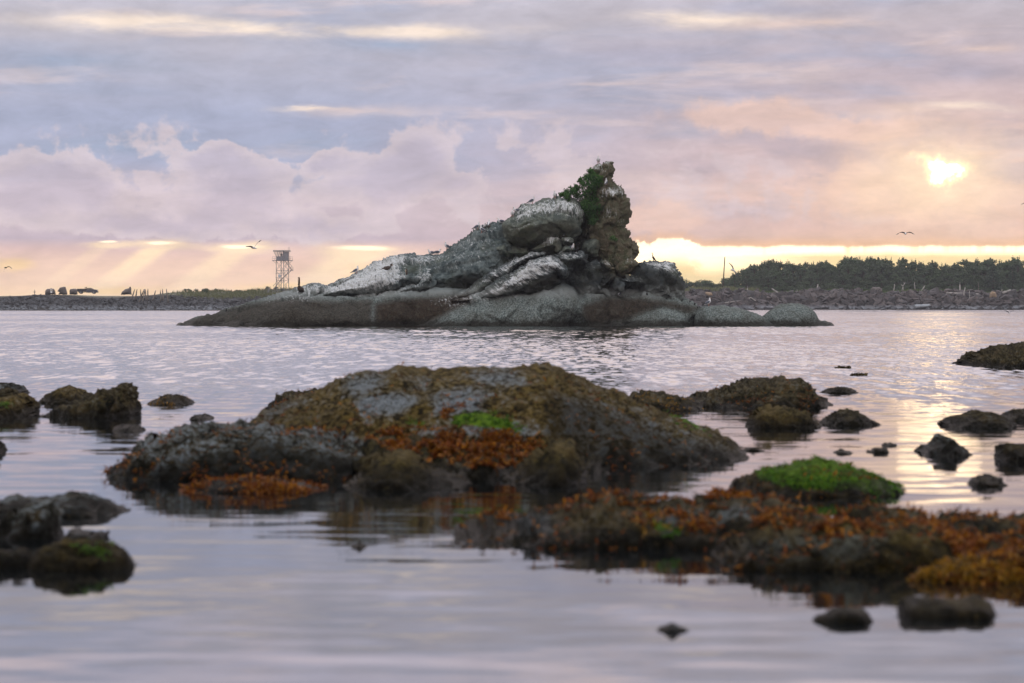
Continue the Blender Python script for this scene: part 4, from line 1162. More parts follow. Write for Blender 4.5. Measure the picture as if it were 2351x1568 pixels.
# ---- all the other rocks standing in the shallows
SMALL = [
    # label, outline, ytip, yfront, material, weed
    ("dark humped rock with a pointed right end, rearmost of the near left cluster", [(-60, 1165), (-20, 1150), (40, 1142), (100, 1146), (150, 1134), (200, 1136), (250, 1151), (297, 1174)], 1174, 1188, M_SH_GREY, 'turf'),
    ("grey upright block at the left edge in the near cluster", [(-10, 1232), (25, 1185), (70, 1152), (115, 1146), (142, 1165), (152, 1200), (156, 1226)], 1230, 1241, M_SH_GREY, ''),
    ("thin flat dark stone lying between the two rocks of the near left cluster", [(140, 1232), (160, 1217), (200, 1213), (240, 1218), (252, 1232)], 1234, 1242, M_SH_GREY, ''),
    ("olive and green topped rock nearest the camera in the left cluster", [(60, 1300), (80, 1262), (110, 1246), (180, 1241), (240, 1243), (285, 1260), (305, 1282), (316, 1304)], 1300, 1311, M_SH_OLIVE, 'green'),
    ("dark low rock cut off by the left edge beside the olive topped rock", [(-60, 1300), (-20, 1262), (20, 1258), (60, 1268), (85, 1298)], 1298, 1305, M_SH_DARK, 'turf'),
    ("small dark slanting stone low at lower right, left of the blocky one", [(1864, 1424), (1890, 1408), (1930, 1398), (1965, 1393), (1990, 1400), (2003, 1424)], 1424, 1432, M_SH_DARK, 'turf'),
    ("blocky flat topped dark stone low at the lower right corner", [(2064, 1412), (2070, 1386), (2090, 1376), (2150, 1372), (2205, 1373), (2245, 1369), (2272, 1384), (2284, 1410)], 1410, 1422, M_SH_OLIVE, 'turf'),
    ("tiny pale grey stone alone in the lowest stretch of water", [(1506, 1446), (1520, 1434), (1542, 1424), (1560, 1432), (1584, 1446)], 1446, 1452, M_SH_GREY, ''),
    ("tiny dark stone tip alone in the water left of the orange reef", [(800, 1256), (812, 1247), (830, 1246), (845, 1256)], 1256, 1260, M_SH_DARK, ''),
    ("large weedy rock right of the big hump, highest of the right group", [(1580, 918), (1605, 902), (1660, 890), (1720, 876), (1775, 868), (1830, 870), (1850, 878), (1868, 903), (1896, 926)], 926, 940, M_SH_DARK, 'weed'),
    ("low rough rock running behind the right slope of the big hump", [(1440, 925), (1455, 902), (1490, 897), (1545, 906), (1600, 922), (1615, 938)], 938, 945, M_SH_DARK, 'weed'),
    ("rounded olive rock, left of the pair in front of the large weedy rock", [(1713, 978), (1722, 952), (1745, 937), (1800, 934), (1840, 944), (1870, 962), (1884, 978)], 978, 984, M_SH_OLIVE, 'turf'),
    ("peaked olive rock, right of the pair in front of the large weedy rock", [(1878, 972), (1915, 948), (1948, 938), (1975, 948), (2018, 972)], 972, 978, M_SH_DARK, 'turf'),
    ("flat ragged rock slip just right of the large weedy rock", [(1884, 902), (1905, 892), (1935, 887), (1955, 893), (1973, 902)], 902, 904, M_SH_DARK, ''),
    ("long low dark rock near the right edge, above the pyramid stone", [(2162, 972), (2195, 956), (2215, 955), (2245, 946), (2285, 950), (2312, 966), (2314, 978)], 976, 984, M_SH_DARK, 'turf'),
    ("dark rock cut by the right edge behind the long low one", [(2296, 962), (2315, 946), (2345, 939), (2400, 940), (2440, 962)], 962, 968, M_SH_DARK, 'turf'),
    ("grey pyramid shaped stone standing in the golden reflection", [(2112, 1040), (2135, 1018), (2150, 1004), (2166, 995), (2180, 1004), (2200, 1022), (2220, 1040)], 1040, 1050, M_SH_GREY, ''),
    ("square dark rock cut by the right edge beside the pyramid stone", [(2288, 1050), (2292, 1026), (2305, 1017), (2350, 1017), (2420, 1022), (2440, 1052)], 1052, 1062, M_SH_DARK, 'turf'),
    ("small rounded dark stone below the pyramid stone at the golden reflection", [(2220, 1112), (2235, 1096), (2262, 1092), (2288, 1097), (2306, 1112)], 1112, 1118, M_SH_DARK, 'turf'),
    ("mossy dark rock at the far right edge, farthest of the shallows", [(2202, 838), (2240, 812), (2290, 797), (2330, 790), (2380, 792), (2450, 838)], 838, 846, M_SH_DARK, 'turf'),
    ("small sloping mossy rock behind the dark double rock on the left", [(96, 922), (125, 902), (150, 889), (172, 888), (200, 902), (222, 922)], 922, 928, M_SH, 'turf'),
    ("tall dark double rock with a blunt right end, left middle", [(120, 946), (150, 928), (190, 915), (215, 905), (245, 890), (280, 880), (305, 885), (314, 905), (316, 948)], 950, 962, M_SH_DARK, 'turf'),
    ("small weed topped stone right of the dark double rock", [(340, 926), (365, 912), (385, 906), (415, 908), (446, 926)], 926, 931, M_SH_DARK, 'weed'),
    ("small flat dark stone between the double rock and the big hump", [(437, 962), (450, 953), (470, 952), (484, 962)], 962, 966, M_SH_DARK, ''),
    ("flat sliver of dark stone below the dark double rock", [(264, 988), (285, 979), (310, 978), (331, 988)], 988, 992, M_SH_DARK, ''),
    ("grey rounded rock top at the left edge, farthest of its trio", [(-60, 904), (-20, 882), (15, 878), (45, 889), (58, 904)], 904, 910, M_SH_GREY, ''),
    ("dark rock at the left edge in the middle of its trio", [(-60, 935), (-30, 905), (5, 895), (24, 897), (32, 925)], 930, 940, M_SH_DARK, 'turf'),
    ("rock with a bright green patch at the left edge, nearest of its trio", [(-50, 952), (-10, 922), (20, 912), (50, 908), (68, 920), (82, 952)], 952, 962, M_SH, 'green'),
    ("tip of a dark rock at the left edge below the green patched rock", [(-60, 1036), (-30, 1016), (-5, 1013), (12, 1028), (14, 1038)], 1036, 1042, M_SH_DARK, ''),
    ("tiny flat stone, left of the three by the pyramid stone", [(1911, 1040), (1928, 1033), (1945, 1033), (1960, 1040)], 1040, 1043, M_SH_DARK, ''),
    ("tiny flat stone, middle of the three by the pyramid stone", [(1986, 1037), (2003, 1030), (2022, 1030), (2038, 1037)], 1037, 1040, M_SH_DARK, ''),
    ("tiny flat stone, farthest of the three by the pyramid stone", [(2022, 1022), (2038, 1017), (2060, 1022)], 1022, 1024, M_SH_DARK, ''),
    ("thin dark stone awash left of the rounded olive rock", [(1664, 950), (1685, 944), (1705, 944), (1726, 950)], 950, 952, M_SH_DARK, ''),
    ("thin dark stone awash off the right end of the big hump", [(1700, 1034), (1720, 1027), (1740, 1028), (1754, 1034)], 1034, 1036, M_SH_DARK, ''),
]
for i, (lab, pts, yt, yf, mt, wd) in enumerate(SMALL):
    mk = []
    if wd == 'green':
        xs = [p[0] for p in pts]
        ys = [p[1] for p in pts]
        x0, x1, y0, y1 = min(xs), max(xs), min(ys), yf
        gx = 0.62 if x0 > 0 else 0.45
        mk = [(1, [([(x0 + (x1 - x0) * (gx - .2), y0 + 12), (x0 + (x1 - x0) * (gx + .15), y0 + 8), (x0 + (x1 - x0) * (gx + .1), (y0 + y1) / 2 + 5), (x0 + (x1 - x0) * (gx - .15), (y0 + y1) / 2)], 0.6)], 24)]
    o, me_ = shore_rock("shore_rock", pts, yt, yf, mt, masks=mk, disp=[(a_, b_ * 0.65, c_, d_) for a_, b_, c_, d_ in D_FORE_R] if yt < 1380 else [(a_, b_ * 0.5, c_, d_) for a_, b_, c_, d_ in D_FORE])
    tag(o, lab, "rock")
    dd = dist_of(yt)
    wpx = (pts[-1][0] - pts[0][0]) / F * dd
    n_ = int(max(60, min(1600, 420 * wpx)))
    if wd:
        weeds("algae_turf", o, me_, n_ // 3, 0.018, 100 + i, M_TURF, base=1.0)
    if wd == 'weed':
        weeds("rockweed", o, me_, n_, 0.032, 200 + i, M_WEED if i % 2 else M_WEED_Y, base=1.0, upk=-0.2)
    if wd == 'green':
        weeds("sea_lettuce", o, me_, 90, 0.020, 300 + i, M_GREEN, mk[0][1], 30)

# ================================================================ far shore
def shore_y(x):
    """distance of the far waterline at x"""
    t = smooth01((x + 40) / 70.0)
    return 742 + t * 112 + 2.2 * np.sin(x * 0.11) + 1.3 * np.sin(x * 0.31 + 2)


def bank_h(x):
    """height of the bank's crest"""
    t = smooth01((x + 40) / 70.0)
    return 3.6 + 1.6 * t + 0.35 * np.sin(x * 0.21 + 1)


def land_z(x, y):
    x = np.asarray(x, float)
    y = np.asarray(y, float)
    s = (y - shore_y(x)) / 13.0
    crest = bank_h(x)
    z = np.where(s < 1, -0.8 + (crest + 0.8) * np.clip((s + 0.18) / 1.18, 0, 1) ** 0.9, crest)
    # low dunes behind the bank, left of the stack
    dune = 1.5 * smooth01((x + 100) / 30) * smooth01((-10 - x) / 10) * smooth01((s - 1.0) / 1.6)
    p = np.stack([x * 0.05, y * 0.05, np.zeros_like(x)], -1).reshape(-1, 3)
    und = fbm(p, 3).reshape(x.shape)
    return z + np.where(s > 1, dune + 0.5 * und * smooth01((s - 1) / 2), 0.25 * und)


def build_land():
    m, nt, b = new_mat("shore_ground")
    pos = nd(nt, 'ShaderNodeNewGeometry').outputs['Position']
    n = noise(nt, pos, 0.25, 6, 0.6)
    n2 = noise(nt, pos, 1.8, 5, 0.6)
    c = mixc(nt, sstep(nt, n, 0.40, 0.60), lin((96, 92, 80)), lin((74, 84, 50)))
    c = mixc(nt, sstep(nt, n2, 0.4, 0.7), c, lin((56, 58, 46)))
    at_ = nd(nt, 'ShaderNodeAttribute', attribute_name='msk')
    c = mixc(nt, at_.outputs['Fac'], c, lin((34, 32, 30)))
    setp(nt, b, 'Base Color', c)
    setp(nt, b, 'Roughness', 0.95)
    xs = np.concatenate([np.linspace(-900, -150, 26)[:-1], np.linspace(-150, 170, 214), np.linspace(170, 900, 25)[1:]])
    ss = np.concatenate([np.linspace(-3, 40, 34), np.linspace(46, 900, 24)])
    X, S = np.meshgrid(xs, ss, indexing='ij')
    Y = shore_y(X) + S
    Z = land_z(X, Y)
    nx, ny = X.shape
    V = np.stack([X.ravel(), Y.ravel(), Z.ravel()], 1)
    I = np.arange(nx * ny).reshape(nx, ny)
    Q = np.stack([I[:-1, :-1], I[1:, :-1], I[1:, 1:], I[:-1, 1:]], -1).reshape(-1, 4)
    me = mesh("far_shore", V, Q)
    k_ = (S.ravel() < 13.2).astype(float)          # below the crest: shade between the boulders put into the ground colour
    set_attr(me, 'msk', np.stack([k_, k_, k_, k_], 1))
    o = obj("far_shore", me, m)
    tag(o, kind='structure')
    return o


shore = build_land()


def rip_material(name, a, b2, c3):
    m, nt, b = new_mat(name)
    oi = nd(nt, 'ShaderNodeObjectInfo').outputs['Random']
    isl = nd(nt, 'ShaderNodeNewGeometry').outputs['Random Per Island']
    pos = nd(nt, 'ShaderNodeNewGeometry').outputs['Position']
    r = mth(nt, 'FRACT', mth(nt, 'ADD', oi, isl))
    n = noise(nt, pos, 1.6, 5, 0.65)
    c = ramp(nt, r, [(0.0, a), (0.35, b2), (0.7, c3), (1.0, a)])
    c = mixc(nt, sstep(nt, n, 0.35, 0.7), c, lin((36, 35, 36)))
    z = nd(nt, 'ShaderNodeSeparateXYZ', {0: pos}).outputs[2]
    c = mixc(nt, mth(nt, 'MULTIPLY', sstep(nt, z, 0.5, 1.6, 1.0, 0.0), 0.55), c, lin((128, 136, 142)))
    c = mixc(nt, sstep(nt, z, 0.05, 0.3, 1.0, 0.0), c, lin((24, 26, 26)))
    setp(nt, b, 'Base Color', c)
    setp(nt, b, 'Roughness', 0.85)
    return m


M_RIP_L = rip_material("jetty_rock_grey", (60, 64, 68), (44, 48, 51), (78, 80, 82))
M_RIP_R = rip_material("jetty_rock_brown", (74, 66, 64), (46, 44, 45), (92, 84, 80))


def chunk(seed):
    """an angular quarried block"""
    import bmesh
    rng = random.Random(seed)
    bm = bmesh.new()
    for _ in range(13):
        v = Vector((rng.gauss(0, 1), rng.gauss(0, 1), rng.gauss(0, 1))).normalized()
        m_ = max(abs(v.x), abs(v.y), abs(v.z)) ** 0.6
        bm.verts.new(Vector((v.x * rng.uniform(.8, 1.15), v.y * rng.uniform(.7, 1), v.z * rng.uniform(.6, .9))) / m_ * 0.75)
    bmesh.ops.convex_hull(bm, input=bm.verts)
    me = bpy.data.meshes.new("boulder")
    loose = [v for v in bm.verts if not v.link_faces]
    bmesh.ops.delete(bm, geom=loose, context='VERTS')
    bm.to_mesh(me)
    bm.free()
    return me


def riprap(name, label, xa, xb, mat, smin, smax, n_each, n_rest, seed):
    root = empty(name, ((xa + xb) / 2, float(shore_y(np.array((xa + xb) / 2))), 0))
    tag(root, label, "revetment")
    chunks = []
    for k in range(14):
        me = chunk(seed * 50 + k)
        me.materials.append(mat)
        chunks.append(me)
    rng = np.random.default_rng(seed)
    n = n_each + n_rest
    fl = rng.random(n)
    s = -1.0 + (13.6 if xa > 0 else 12.4) * fl
    x = xa + (xb - xa) * rng.random(n)
    size = smin + (smax - smin) * rng.random(n) ** 2.2
    size *= 0.72 + 0.5 * np.exp(-((fl - 0.55) / 0.3) ** 2)
    order = np.argsort(-size)
    x, s, size = x[order], s[order], size[order]
    y = shore_y(x) + s
    z = land_z(x, y) + size * 0.12
    rv, rf = [], []
    for i in range(n):
        me = chunks[int(rng.integers(len(chunks)))]
        rot = Matrix.Rotation(rng.uniform(0, 6.28), 4, 'Z') @ Matrix.Rotation(rng.normal(0, 0.45), 4, 'X') @ Matrix.Rotation(rng.normal(0, 0.35), 4, 'Y')
        sc = Matrix.Diagonal((size[i] * rng.uniform(.8, 1.35), size[i] * rng.uniform(.8, 1.2), size[i] * rng.uniform(.6, .95), 1))
        mw = Matrix.Translation((x[i], y[i], z[i])) @ rot @ sc
        if i < n_each:
            o = bpy.data.objects.new("boulder", me)
            COL.objects.link(o)
            o.parent = root
            o.matrix_basis = Matrix.Translation(-root.location) @ mw
        else:
            b0 = len(rv)
            rv += [mw @ v.co - root.location for v in me.vertices]
            rf += [tuple(j + b0 for j in p.vertices) for p in me.polygons]
    rest = obj("small_boulders", mesh("small_boulders", [tuple(v) for v in rv], rf, smooth=False), mat, root)
    tag(rest, kind='stuff')
    return root


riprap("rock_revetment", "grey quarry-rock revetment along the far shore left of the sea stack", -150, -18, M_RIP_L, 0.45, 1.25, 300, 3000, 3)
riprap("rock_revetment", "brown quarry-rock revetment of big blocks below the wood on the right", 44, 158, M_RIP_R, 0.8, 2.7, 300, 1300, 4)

# ---------------------------------------------------------------- vegetation
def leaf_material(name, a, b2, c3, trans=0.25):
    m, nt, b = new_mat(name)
    at_ = nd(nt, 'ShaderNodeAttribute', attribute_name='tone')
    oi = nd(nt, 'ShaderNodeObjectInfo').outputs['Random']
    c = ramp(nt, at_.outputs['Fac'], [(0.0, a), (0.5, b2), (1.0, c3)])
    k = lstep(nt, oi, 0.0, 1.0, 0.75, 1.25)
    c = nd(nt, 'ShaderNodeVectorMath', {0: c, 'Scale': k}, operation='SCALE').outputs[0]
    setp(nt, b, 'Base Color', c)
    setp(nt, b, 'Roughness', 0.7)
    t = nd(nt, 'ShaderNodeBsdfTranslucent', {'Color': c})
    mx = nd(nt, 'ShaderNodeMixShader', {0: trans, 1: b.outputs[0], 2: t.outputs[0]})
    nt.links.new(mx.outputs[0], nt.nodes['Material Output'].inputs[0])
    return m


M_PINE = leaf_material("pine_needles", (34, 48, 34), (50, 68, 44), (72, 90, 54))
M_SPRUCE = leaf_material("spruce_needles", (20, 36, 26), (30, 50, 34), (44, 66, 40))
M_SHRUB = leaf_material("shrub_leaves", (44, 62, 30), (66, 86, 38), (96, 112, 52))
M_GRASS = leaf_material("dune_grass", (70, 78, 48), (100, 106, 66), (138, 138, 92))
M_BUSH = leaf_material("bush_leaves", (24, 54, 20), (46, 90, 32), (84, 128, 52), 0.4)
M_BARK = plain("bark", (58, 48, 38), 0.9)
M_DRIFT = plain("driftwood", (148, 146, 140), 0.85, 0.35, 1.5)
M_PILE = plain("old_timber", (104, 98, 90), 0.9, 0.35, 1.2)


def leaf_cloud(centers, radii, per, size, seed, flat=0.6, up=0.0, elong=1.0):
    """many small leaf faces spread through the volume of a set of clumps"""
    rng = np.random.default_rng(seed)
    C = np.repeat(np.asarray(centers, float), per, 0)
    Rr = np.repeat(np.asarray(radii, float), per, 0)
    n = len(C)
    d = rng.normal(size=(n, 3))
    d /= np.linalg.norm(d, axis=1)[:, None]
    rad = rng.random(n) ** 0.45
    P = C + d * Rr * rad[:, None]
    nrm = d + rng.normal(0, 0.7, (n, 3))
    nrm[:, 2] += up
    nrm /= np.linalg.norm(nrm, axis=1)[:, None]
    a = np.cross(nrm, rng.normal(size=(n, 3)))
    a /= np.linalg.norm(a, axis=1)[:, None]
    b = np.cross(nrm, a)
    s = size * rng.uniform(0.6, 1.4, n)[:, None]
    V = np.stack([P - a * s * elong, P - b * s * flat, P + a * s * elong, P + b * s * flat], 1).reshape(-1, 3)
    Q = np.arange(n * 4).reshape(n, 4)
    r = np.clip(0.5 * rad + 0.25 * (d[:, 2] + 1) * 0.5 + 0.35 * rng.random(n) - 0.1, 0, 1)  # tone runs lighter towards the outside and top of each clump, partly random
    return V, Q, np.repeat(r, 4)


def leaf_mesh(name, parts):
    Vs, Qs, Rs, o = [], [], [], 0
    for V, Q, r in parts:
        Vs.append(V)
        Qs.append(Q + o)
        Rs.append(r)
        o += len(V)
    me = mesh(name, np.concatenate(Vs), np.concatenate(Qs), smooth=False)
    a = me.attributes.new('tone', 'FLOAT', 'POINT')
    a.data.foreach_set('value', np.concatenate(Rs).astype(np.float32))
    return me


def make_pine(seed):
    """wind-pruned shore pine, about 10 m: forked trunk, dense uneven crown with upright leader shoots"""
    rng = random.Random(seed)
    cs, rs, limbs = [], [], []
    trunk_top = Vector((rng.uniform(-.4, .4), rng.uniform(-.4, .4), 8.2))
    for k in range(30):
        h = rng.uniform(0.5, 8.6) if k > 8 else rng.uniform(0.3, 3.0)
        w = 3.1 * (1 - max(0, (h - 3.0)) / 8.4)
        a = rng.uniform(0, 6.28)
        rr = w * rng.uniform(0.25, 0.95)
        c = Vector((math.cos(a) * rr, math.sin(a) * rr, h))
        cs.append(c)
        q = rng.uniform(0.75, 1.25)
        rs.append((q, q, q * 0.62))
        limbs.append(tube([(0, 0, h * 0.75), c * 0.6 + Vector((0, 0, h * 0.33)), c], [0.11, 0.07, 0.03], 5))
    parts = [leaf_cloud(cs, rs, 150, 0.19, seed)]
    tips = [(c + Vector((rng.uniform(-.5, .5), rng.uniform(-.5, .5), rng.uniform(.4, .8)))) for c in cs if c.z > 4.5 for _ in range(3)]
    tips.append(trunk_top + Vector((0, 0, 0.9)))
    parts.append(leaf_cloud(tips, [(0.16, 0.16, rng.uniform(0.45, 0.8)) for _ in tips], 22, 0.12, seed + 1, up=0.3))
    crown = leaf_mesh("crown", parts)
    tv, tf = join([tube([(0, 0, -0.5), (0.1, 0, 3), tuple(trunk_top * 0.7), tuple(trunk_top)], [0.24, 0.19, 0.12, 0.05], 7)] + limbs)
    return crown, mesh("trunk", [tuple(v) for v in tv], tf)


def make_spruce(seed):
    """conical dark spruce, about 9 m, in drooping tiers"""
    rng = random.Random(seed)
    cs, rs, limbs = [], [], []
    for t_ in range(11):
        h = 0.8 + t_ * 0.75
        w = 2.5 * (1 - h / 9.6) + 0.2
        for k in range(max(3, int(7 - t_ * 0.4))):
            a = k * 6.28 / max(3, int(7 - t_ * 0.4)) + t_ * 0.7 + rng.uniform(-.3, .3)
            rr = w * rng.uniform(0.5, 0.85)
            c = Vector((math.cos(a) * rr, math.sin(a) * rr, h + rng.uniform(-.2, .2)))
            cs.append(c)
            rs.append((w * 0.42, w * 0.42, 0.32))
            limbs.append(tube([(0, 0, h + 0.15), tuple(c)], [0.05, 0.02], 4))
    cs.append(Vector((0, 0, 9.0)))
    rs.append((0.18, 0.18, 0.6))
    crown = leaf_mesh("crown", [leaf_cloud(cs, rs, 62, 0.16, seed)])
    tv, tf = join([tube([(0, 0, -0.5), (0, 0, 4), (0, 0, 9)], [0.22, 0.14, 0.03], 7)] + limbs)
    return crown, mesh("trunk", [tuple(v) for v in tv], tf)


def make_bushy(seed, h=2.4, w=2.0, size=0.13, n=9, per=120):
    rng = random.Random(seed)
    cs, rs, limbs = [], [], []
    for k in range(n):
        a = rng.uniform(0, 6.28)
        rr = w * rng.uniform(0.1, 0.8)
        c = Vector((math.cos(a) * rr, math.sin(a) * rr, h * rng.uniform(0.3, 0.85)))
        q = rng.uniform(0.5, 0.9) * w * 0.55
        cs.append(c)
        rs.append((q, q, q * 0.7))
        limbs.append(tube([(0, 0, -0.3), tuple(c * 0.5), tuple(c)], [0.06, 0.04, 0.02], 4))
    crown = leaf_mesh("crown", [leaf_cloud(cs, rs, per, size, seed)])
    tv, tf = join(limbs)
    return crown, mesh("stem", [tuple(v) for v in tv], tf)


PINES = [make_pine(40 + k) for k in range(5)]
SPRUCES = [make_spruce(60 + k) for k in range(2)]
BUSHES = [make_bushy(80 + k) for k in range(4)]


_ONES = "first second third fourth fifth sixth seventh eighth ninth tenth eleventh twelfth thirteenth fourteenth fifteenth sixteenth seventeenth eighteenth nineteenth".split()
_TENS = {2: ("twentieth", "twenty"), 3: ("thirtieth", "thirty"), 4: ("fortieth", "forty")}


def nth(i):
    """ordinal word, i counted from 1"""
    if i < 20:
        return _ONES[i - 1]
    t, o = divmod(i, 10)
    return _TENS[t][0] if o == 0 else _TENS[t][1] + "-" + _ONES[o - 1]


def plant(name, kind_meshes, px, d, h, base_h, mats, label, cat, group=None, rz=0.0, wide=1.0, y_px=None, parts=("crown", "trunk")):
    x = (px - CX) / F * d
    z = float(land_z(np.array([x]), np.array([d]))[0])
    t = empty(name, (x, d, z - 0.05), rz)
    s = h / base_h
    t.scale = (s * wide, s * wide, s)
    tag(t, label, cat, group)
    for nm, me, mt in zip(parts, kind_meshes, mats):
        obj(nm, me, mt, t)
    return t


rng = random.Random(5)
TOP = [(1660, 632), (1690, 618), (1705, 616), (1730, 602), (1760, 594), (1800, 597), (1850, 600), (1890, 596), (1950, 588), (2000, 590), (2060, 591), (2100, 596), (2140, 600), (2170, 606), (2190, 598),
       (2230, 592), (2280, 589), (2320, 592), (2360, 588), (2480, 590)]


def top_y(px):
    for (a, b_), (c, d_) in zip(TOP, TOP[1:]):
        if a <= px <= c:
            return b_ + (d_ - b_) * (px - a) / (c - a)
    return TOP[-1][1]


G_WOOD = "shore pines of the wood on the right bank"
n_t = 0
row_label = ["{} pine from the left in the lowest front row of the wood", "pine inside the wood just behind its front row", "pine in the middle of the wood between front row and skyline",
             "pine inside the wood just below its skyline row", "{} treetop from the left along the skyline of the wood"]
for row, (d0, frac, step_) in enumerate([(891, 0.55, 30), (900, 0.72, 28), (911, 0.88, 26), (922, 0.97, 25), (934, 1.0, 24)]):
    px = 1668 + row * 9 + (10 if row < 2 else 0)
    n_r = 1
    while px < 2470:
        d = d0 + rng.uniform(-4, 4)
        ty = top_y(min(max(px, 1660), 2480)) + rng.uniform(-2, 5)
        x = (px - CX) / F * d
        zb = float(land_z(np.array([x]), np.array([d]))[0])
        ztop = H + (HY - ty) / F * d
        h = max(2.5, (ztop - zb) * frac * rng.uniform(0.92, 1.04))
        k = n_t % 5
        plant("pine_tree", PINES[k], px, d, h, 9.4, (M_PINE, M_BARK), row_label[row].format(nth(n_r)), "tree", G_WOOD, rng.uniform(0, 6.28), wide=rng.uniform(1.25, 1.7))
        n_t += 1
        n_r += 1
        px += step_ * rng.uniform(0.75, 1.25)
plant("spruce_tree", SPRUCES[0], 2280, 886, 9.4, 9.6, (M_SPRUCE, M_BARK), "tall conical dark spruce standing out at the front of the wood", "tree", wide=1.25)
plant("spruce_tree", SPRUCES[1], 2228, 880, 4.6, 9.6, (M_SPRUCE, M_BARK), "short rounded blackish spruce behind the long white log", "tree", wide=1.9)
plant("spruce_tree", SPRUCES[1], 2325, 884, 8.0, 9.6, (M_SPRUCE, M_BARK), "broad dark spruce just right of the tall conical one", "tree", rz=1.4, wide=1.35)
plant("spruce_tree", SPRUCES[0], 2372, 884, 6.6, 9.6, (M_SPRUCE, M_BARK), "dark spruce half cut off by the right edge of the picture", "tree", rz=2.0, wide=1.4)
for i in range(26):
    px = 1560 + i * 5.4 + rng.uniform(-2, 2)
    plant("low_shrub", BUSHES[i % 4], px, 930 + rng.uniform(-6, 6), rng.uniform(2.6, 4.2) * (0.8 + 0.3 * math.sin(i * 0.7)), 2.4, (M_PINE, M_BARK), f"{nth(i + 1)} dark shrub from the left in the thicket between sea stack and wood", "shrub",
          "thicket left of the wood", rng.uniform(0, 6.28), parts=("crown", "stem"))
for i in range(22):
    px = 1700 + i * 30 + rng.uniform(-12, 12)
    plant("green_shrub", BUSHES[(i + 1) % 4], px, 874 + rng.uniform(-2, 5), rng.uniform(1.2, 2.2), 2.4, (M_SHRUB, M_BARK), f"{nth(i + 1)} small green shrub from the left along the foot of the wood", "shrub",
          "green shrubs along the crest of the right revetment", rng.uniform(0, 6.28), parts=("crown", "stem"))


def grass_field(name, label, x0, x1, s0, s1, n, hgt, seed, mat, dens=None):
    rg = np.random.default_rng(seed)
    x = rg.uniform(x0, x1, n)
    y = shore_y(x) + rg.uniform(s0, s1, n)
    if dens is not None:
        k = dens(x, y) > rg.random(n)
        x, y = x[k], y[k]
        n = len(x)
    z = land_z(x, y)
    p = np.stack([x, y, z], 1)
    lump = np.clip(0.55 + 1.2 * fbm(p * np.array([0.16, 0.16, 0.0]) + seed, 3), 0.15, 1.4)
    h = hgt * lump * rg.uniform(0.5, 1.3, n)
    lean = rg.normal(0, 0.35, (n, 2)) * h[:, None]
    w = rg.uniform(0.05, 0.13, n)
    a = rg.uniform(0, 6.28, n)
    sx, sy = np.cos(a) * w, np.sin(a) * w
    V = np.stack([p + np.stack([sx, sy, 0 * sx - 0.05], 1), p - np.stack([sx, sy, 0 * sx + 0.05], 1), p + np.stack([lean[:, 0], lean[:, 1], h], 1)], 1).reshape(-1, 3)
    me = mesh(name, V, np.arange(n * 3).reshape(n, 3), smooth=False)
    at_ = me.attributes.new('tone', 'FLOAT', 'POINT')
    r = np.clip(0.25 + 0.5 * lump * rg.random(n), 0, 1)
    at_.data.foreach_set('value', np.repeat(r, 3).astype(np.float32))
    o = obj(name, me, mat)
    tag(o, label, "grass", kind='stuff')


grass_field("dune_grass", "pale green dune grass on the left bank behind the old pilings", -88, -16, 9.5, 34, 15000, 1.0, 1, M_GRASS, lambda x, y: smooth01((x + 90) / 14))
grass_field("beach_grass", "bright green grass bank between the sea stack and the wood", 44, 72, 12, 46, 15000, 1.5, 2, M_GRASS)
grass_field("verge_grass", "green grass showing along the top of the right revetment", 70, 158, 12.5, 22, 9000, 0.9, 3, M_SHRUB)
for i in range(16):
    px = 420 + i * 15 + rng.uniform(-7, 7)
    plant("dune_shrub", BUSHES[i % 4], px, 772 + rng.uniform(-6, 8), rng.uniform(0.6, 1.3), 2.4, (M_SHRUB, M_BARK), f"{nth(i + 1)} low shrub from the left on the dune crest before the tower", "shrub",
          "shrubs on the left dune", rng.uniform(0, 6.28), parts=("crown", "stem"))

# ---------------------------------------------------------------- driftwood, posts and pilings
Q3 = lambda x, y: (57.4 + x * 0.1465, 619.9 + y * 0.1465)
Q8 = lambda x, y: (1543.9 + x * 0.17335, 574 + y * 0.17335)
Q7 = lambda x, y: (1951.4 + x * 0.1699, 574 + y * 0.1699)


def stick(name, label, cat, pts, d, r, mat, group=None, dd=0.0, jag=False, ext=0.0):
    """a weathered timber through photo points at distance d (the last point dd metres farther)"""
    n = len(pts)
    P = []
    for i, (px, py) in enumerate(pts):
        P.append(at(px, py, d + dd * i / max(1, n - 1)))
    if ext:
        P[0] = P[0] + (P[0] - P[1]).normalized() * ext
    dense, rad = [], []
    rg = random.Random(int(pts[0][0] * 7 + pts[0][1]))
    for i in range(n - 1):
        for k in range(4):
            t_ = k / 4
            dense.append(P[i].lerp(P[i + 1], t_) + Vector((rg.uniform(-1, 1), rg.uniform(-1, 1), rg.uniform(-1, 1))) * r * 0.12)
            rad.append(r * (1.0 - 0.35 * (i + t_) / (n - 1)) * rg.uniform(0.9, 1.1))
    dense.append(P[-1])
    rad.append(r * (0.35 if jag else 0.6))
    v, f = tube(dense, rad, 8)
    c = dense[0].copy()
    me = mesh(name, [tuple(q - c) for q in v], f)
    o = obj(name, me, mat, None, c)
    tag(o, label, cat, group)
    return o


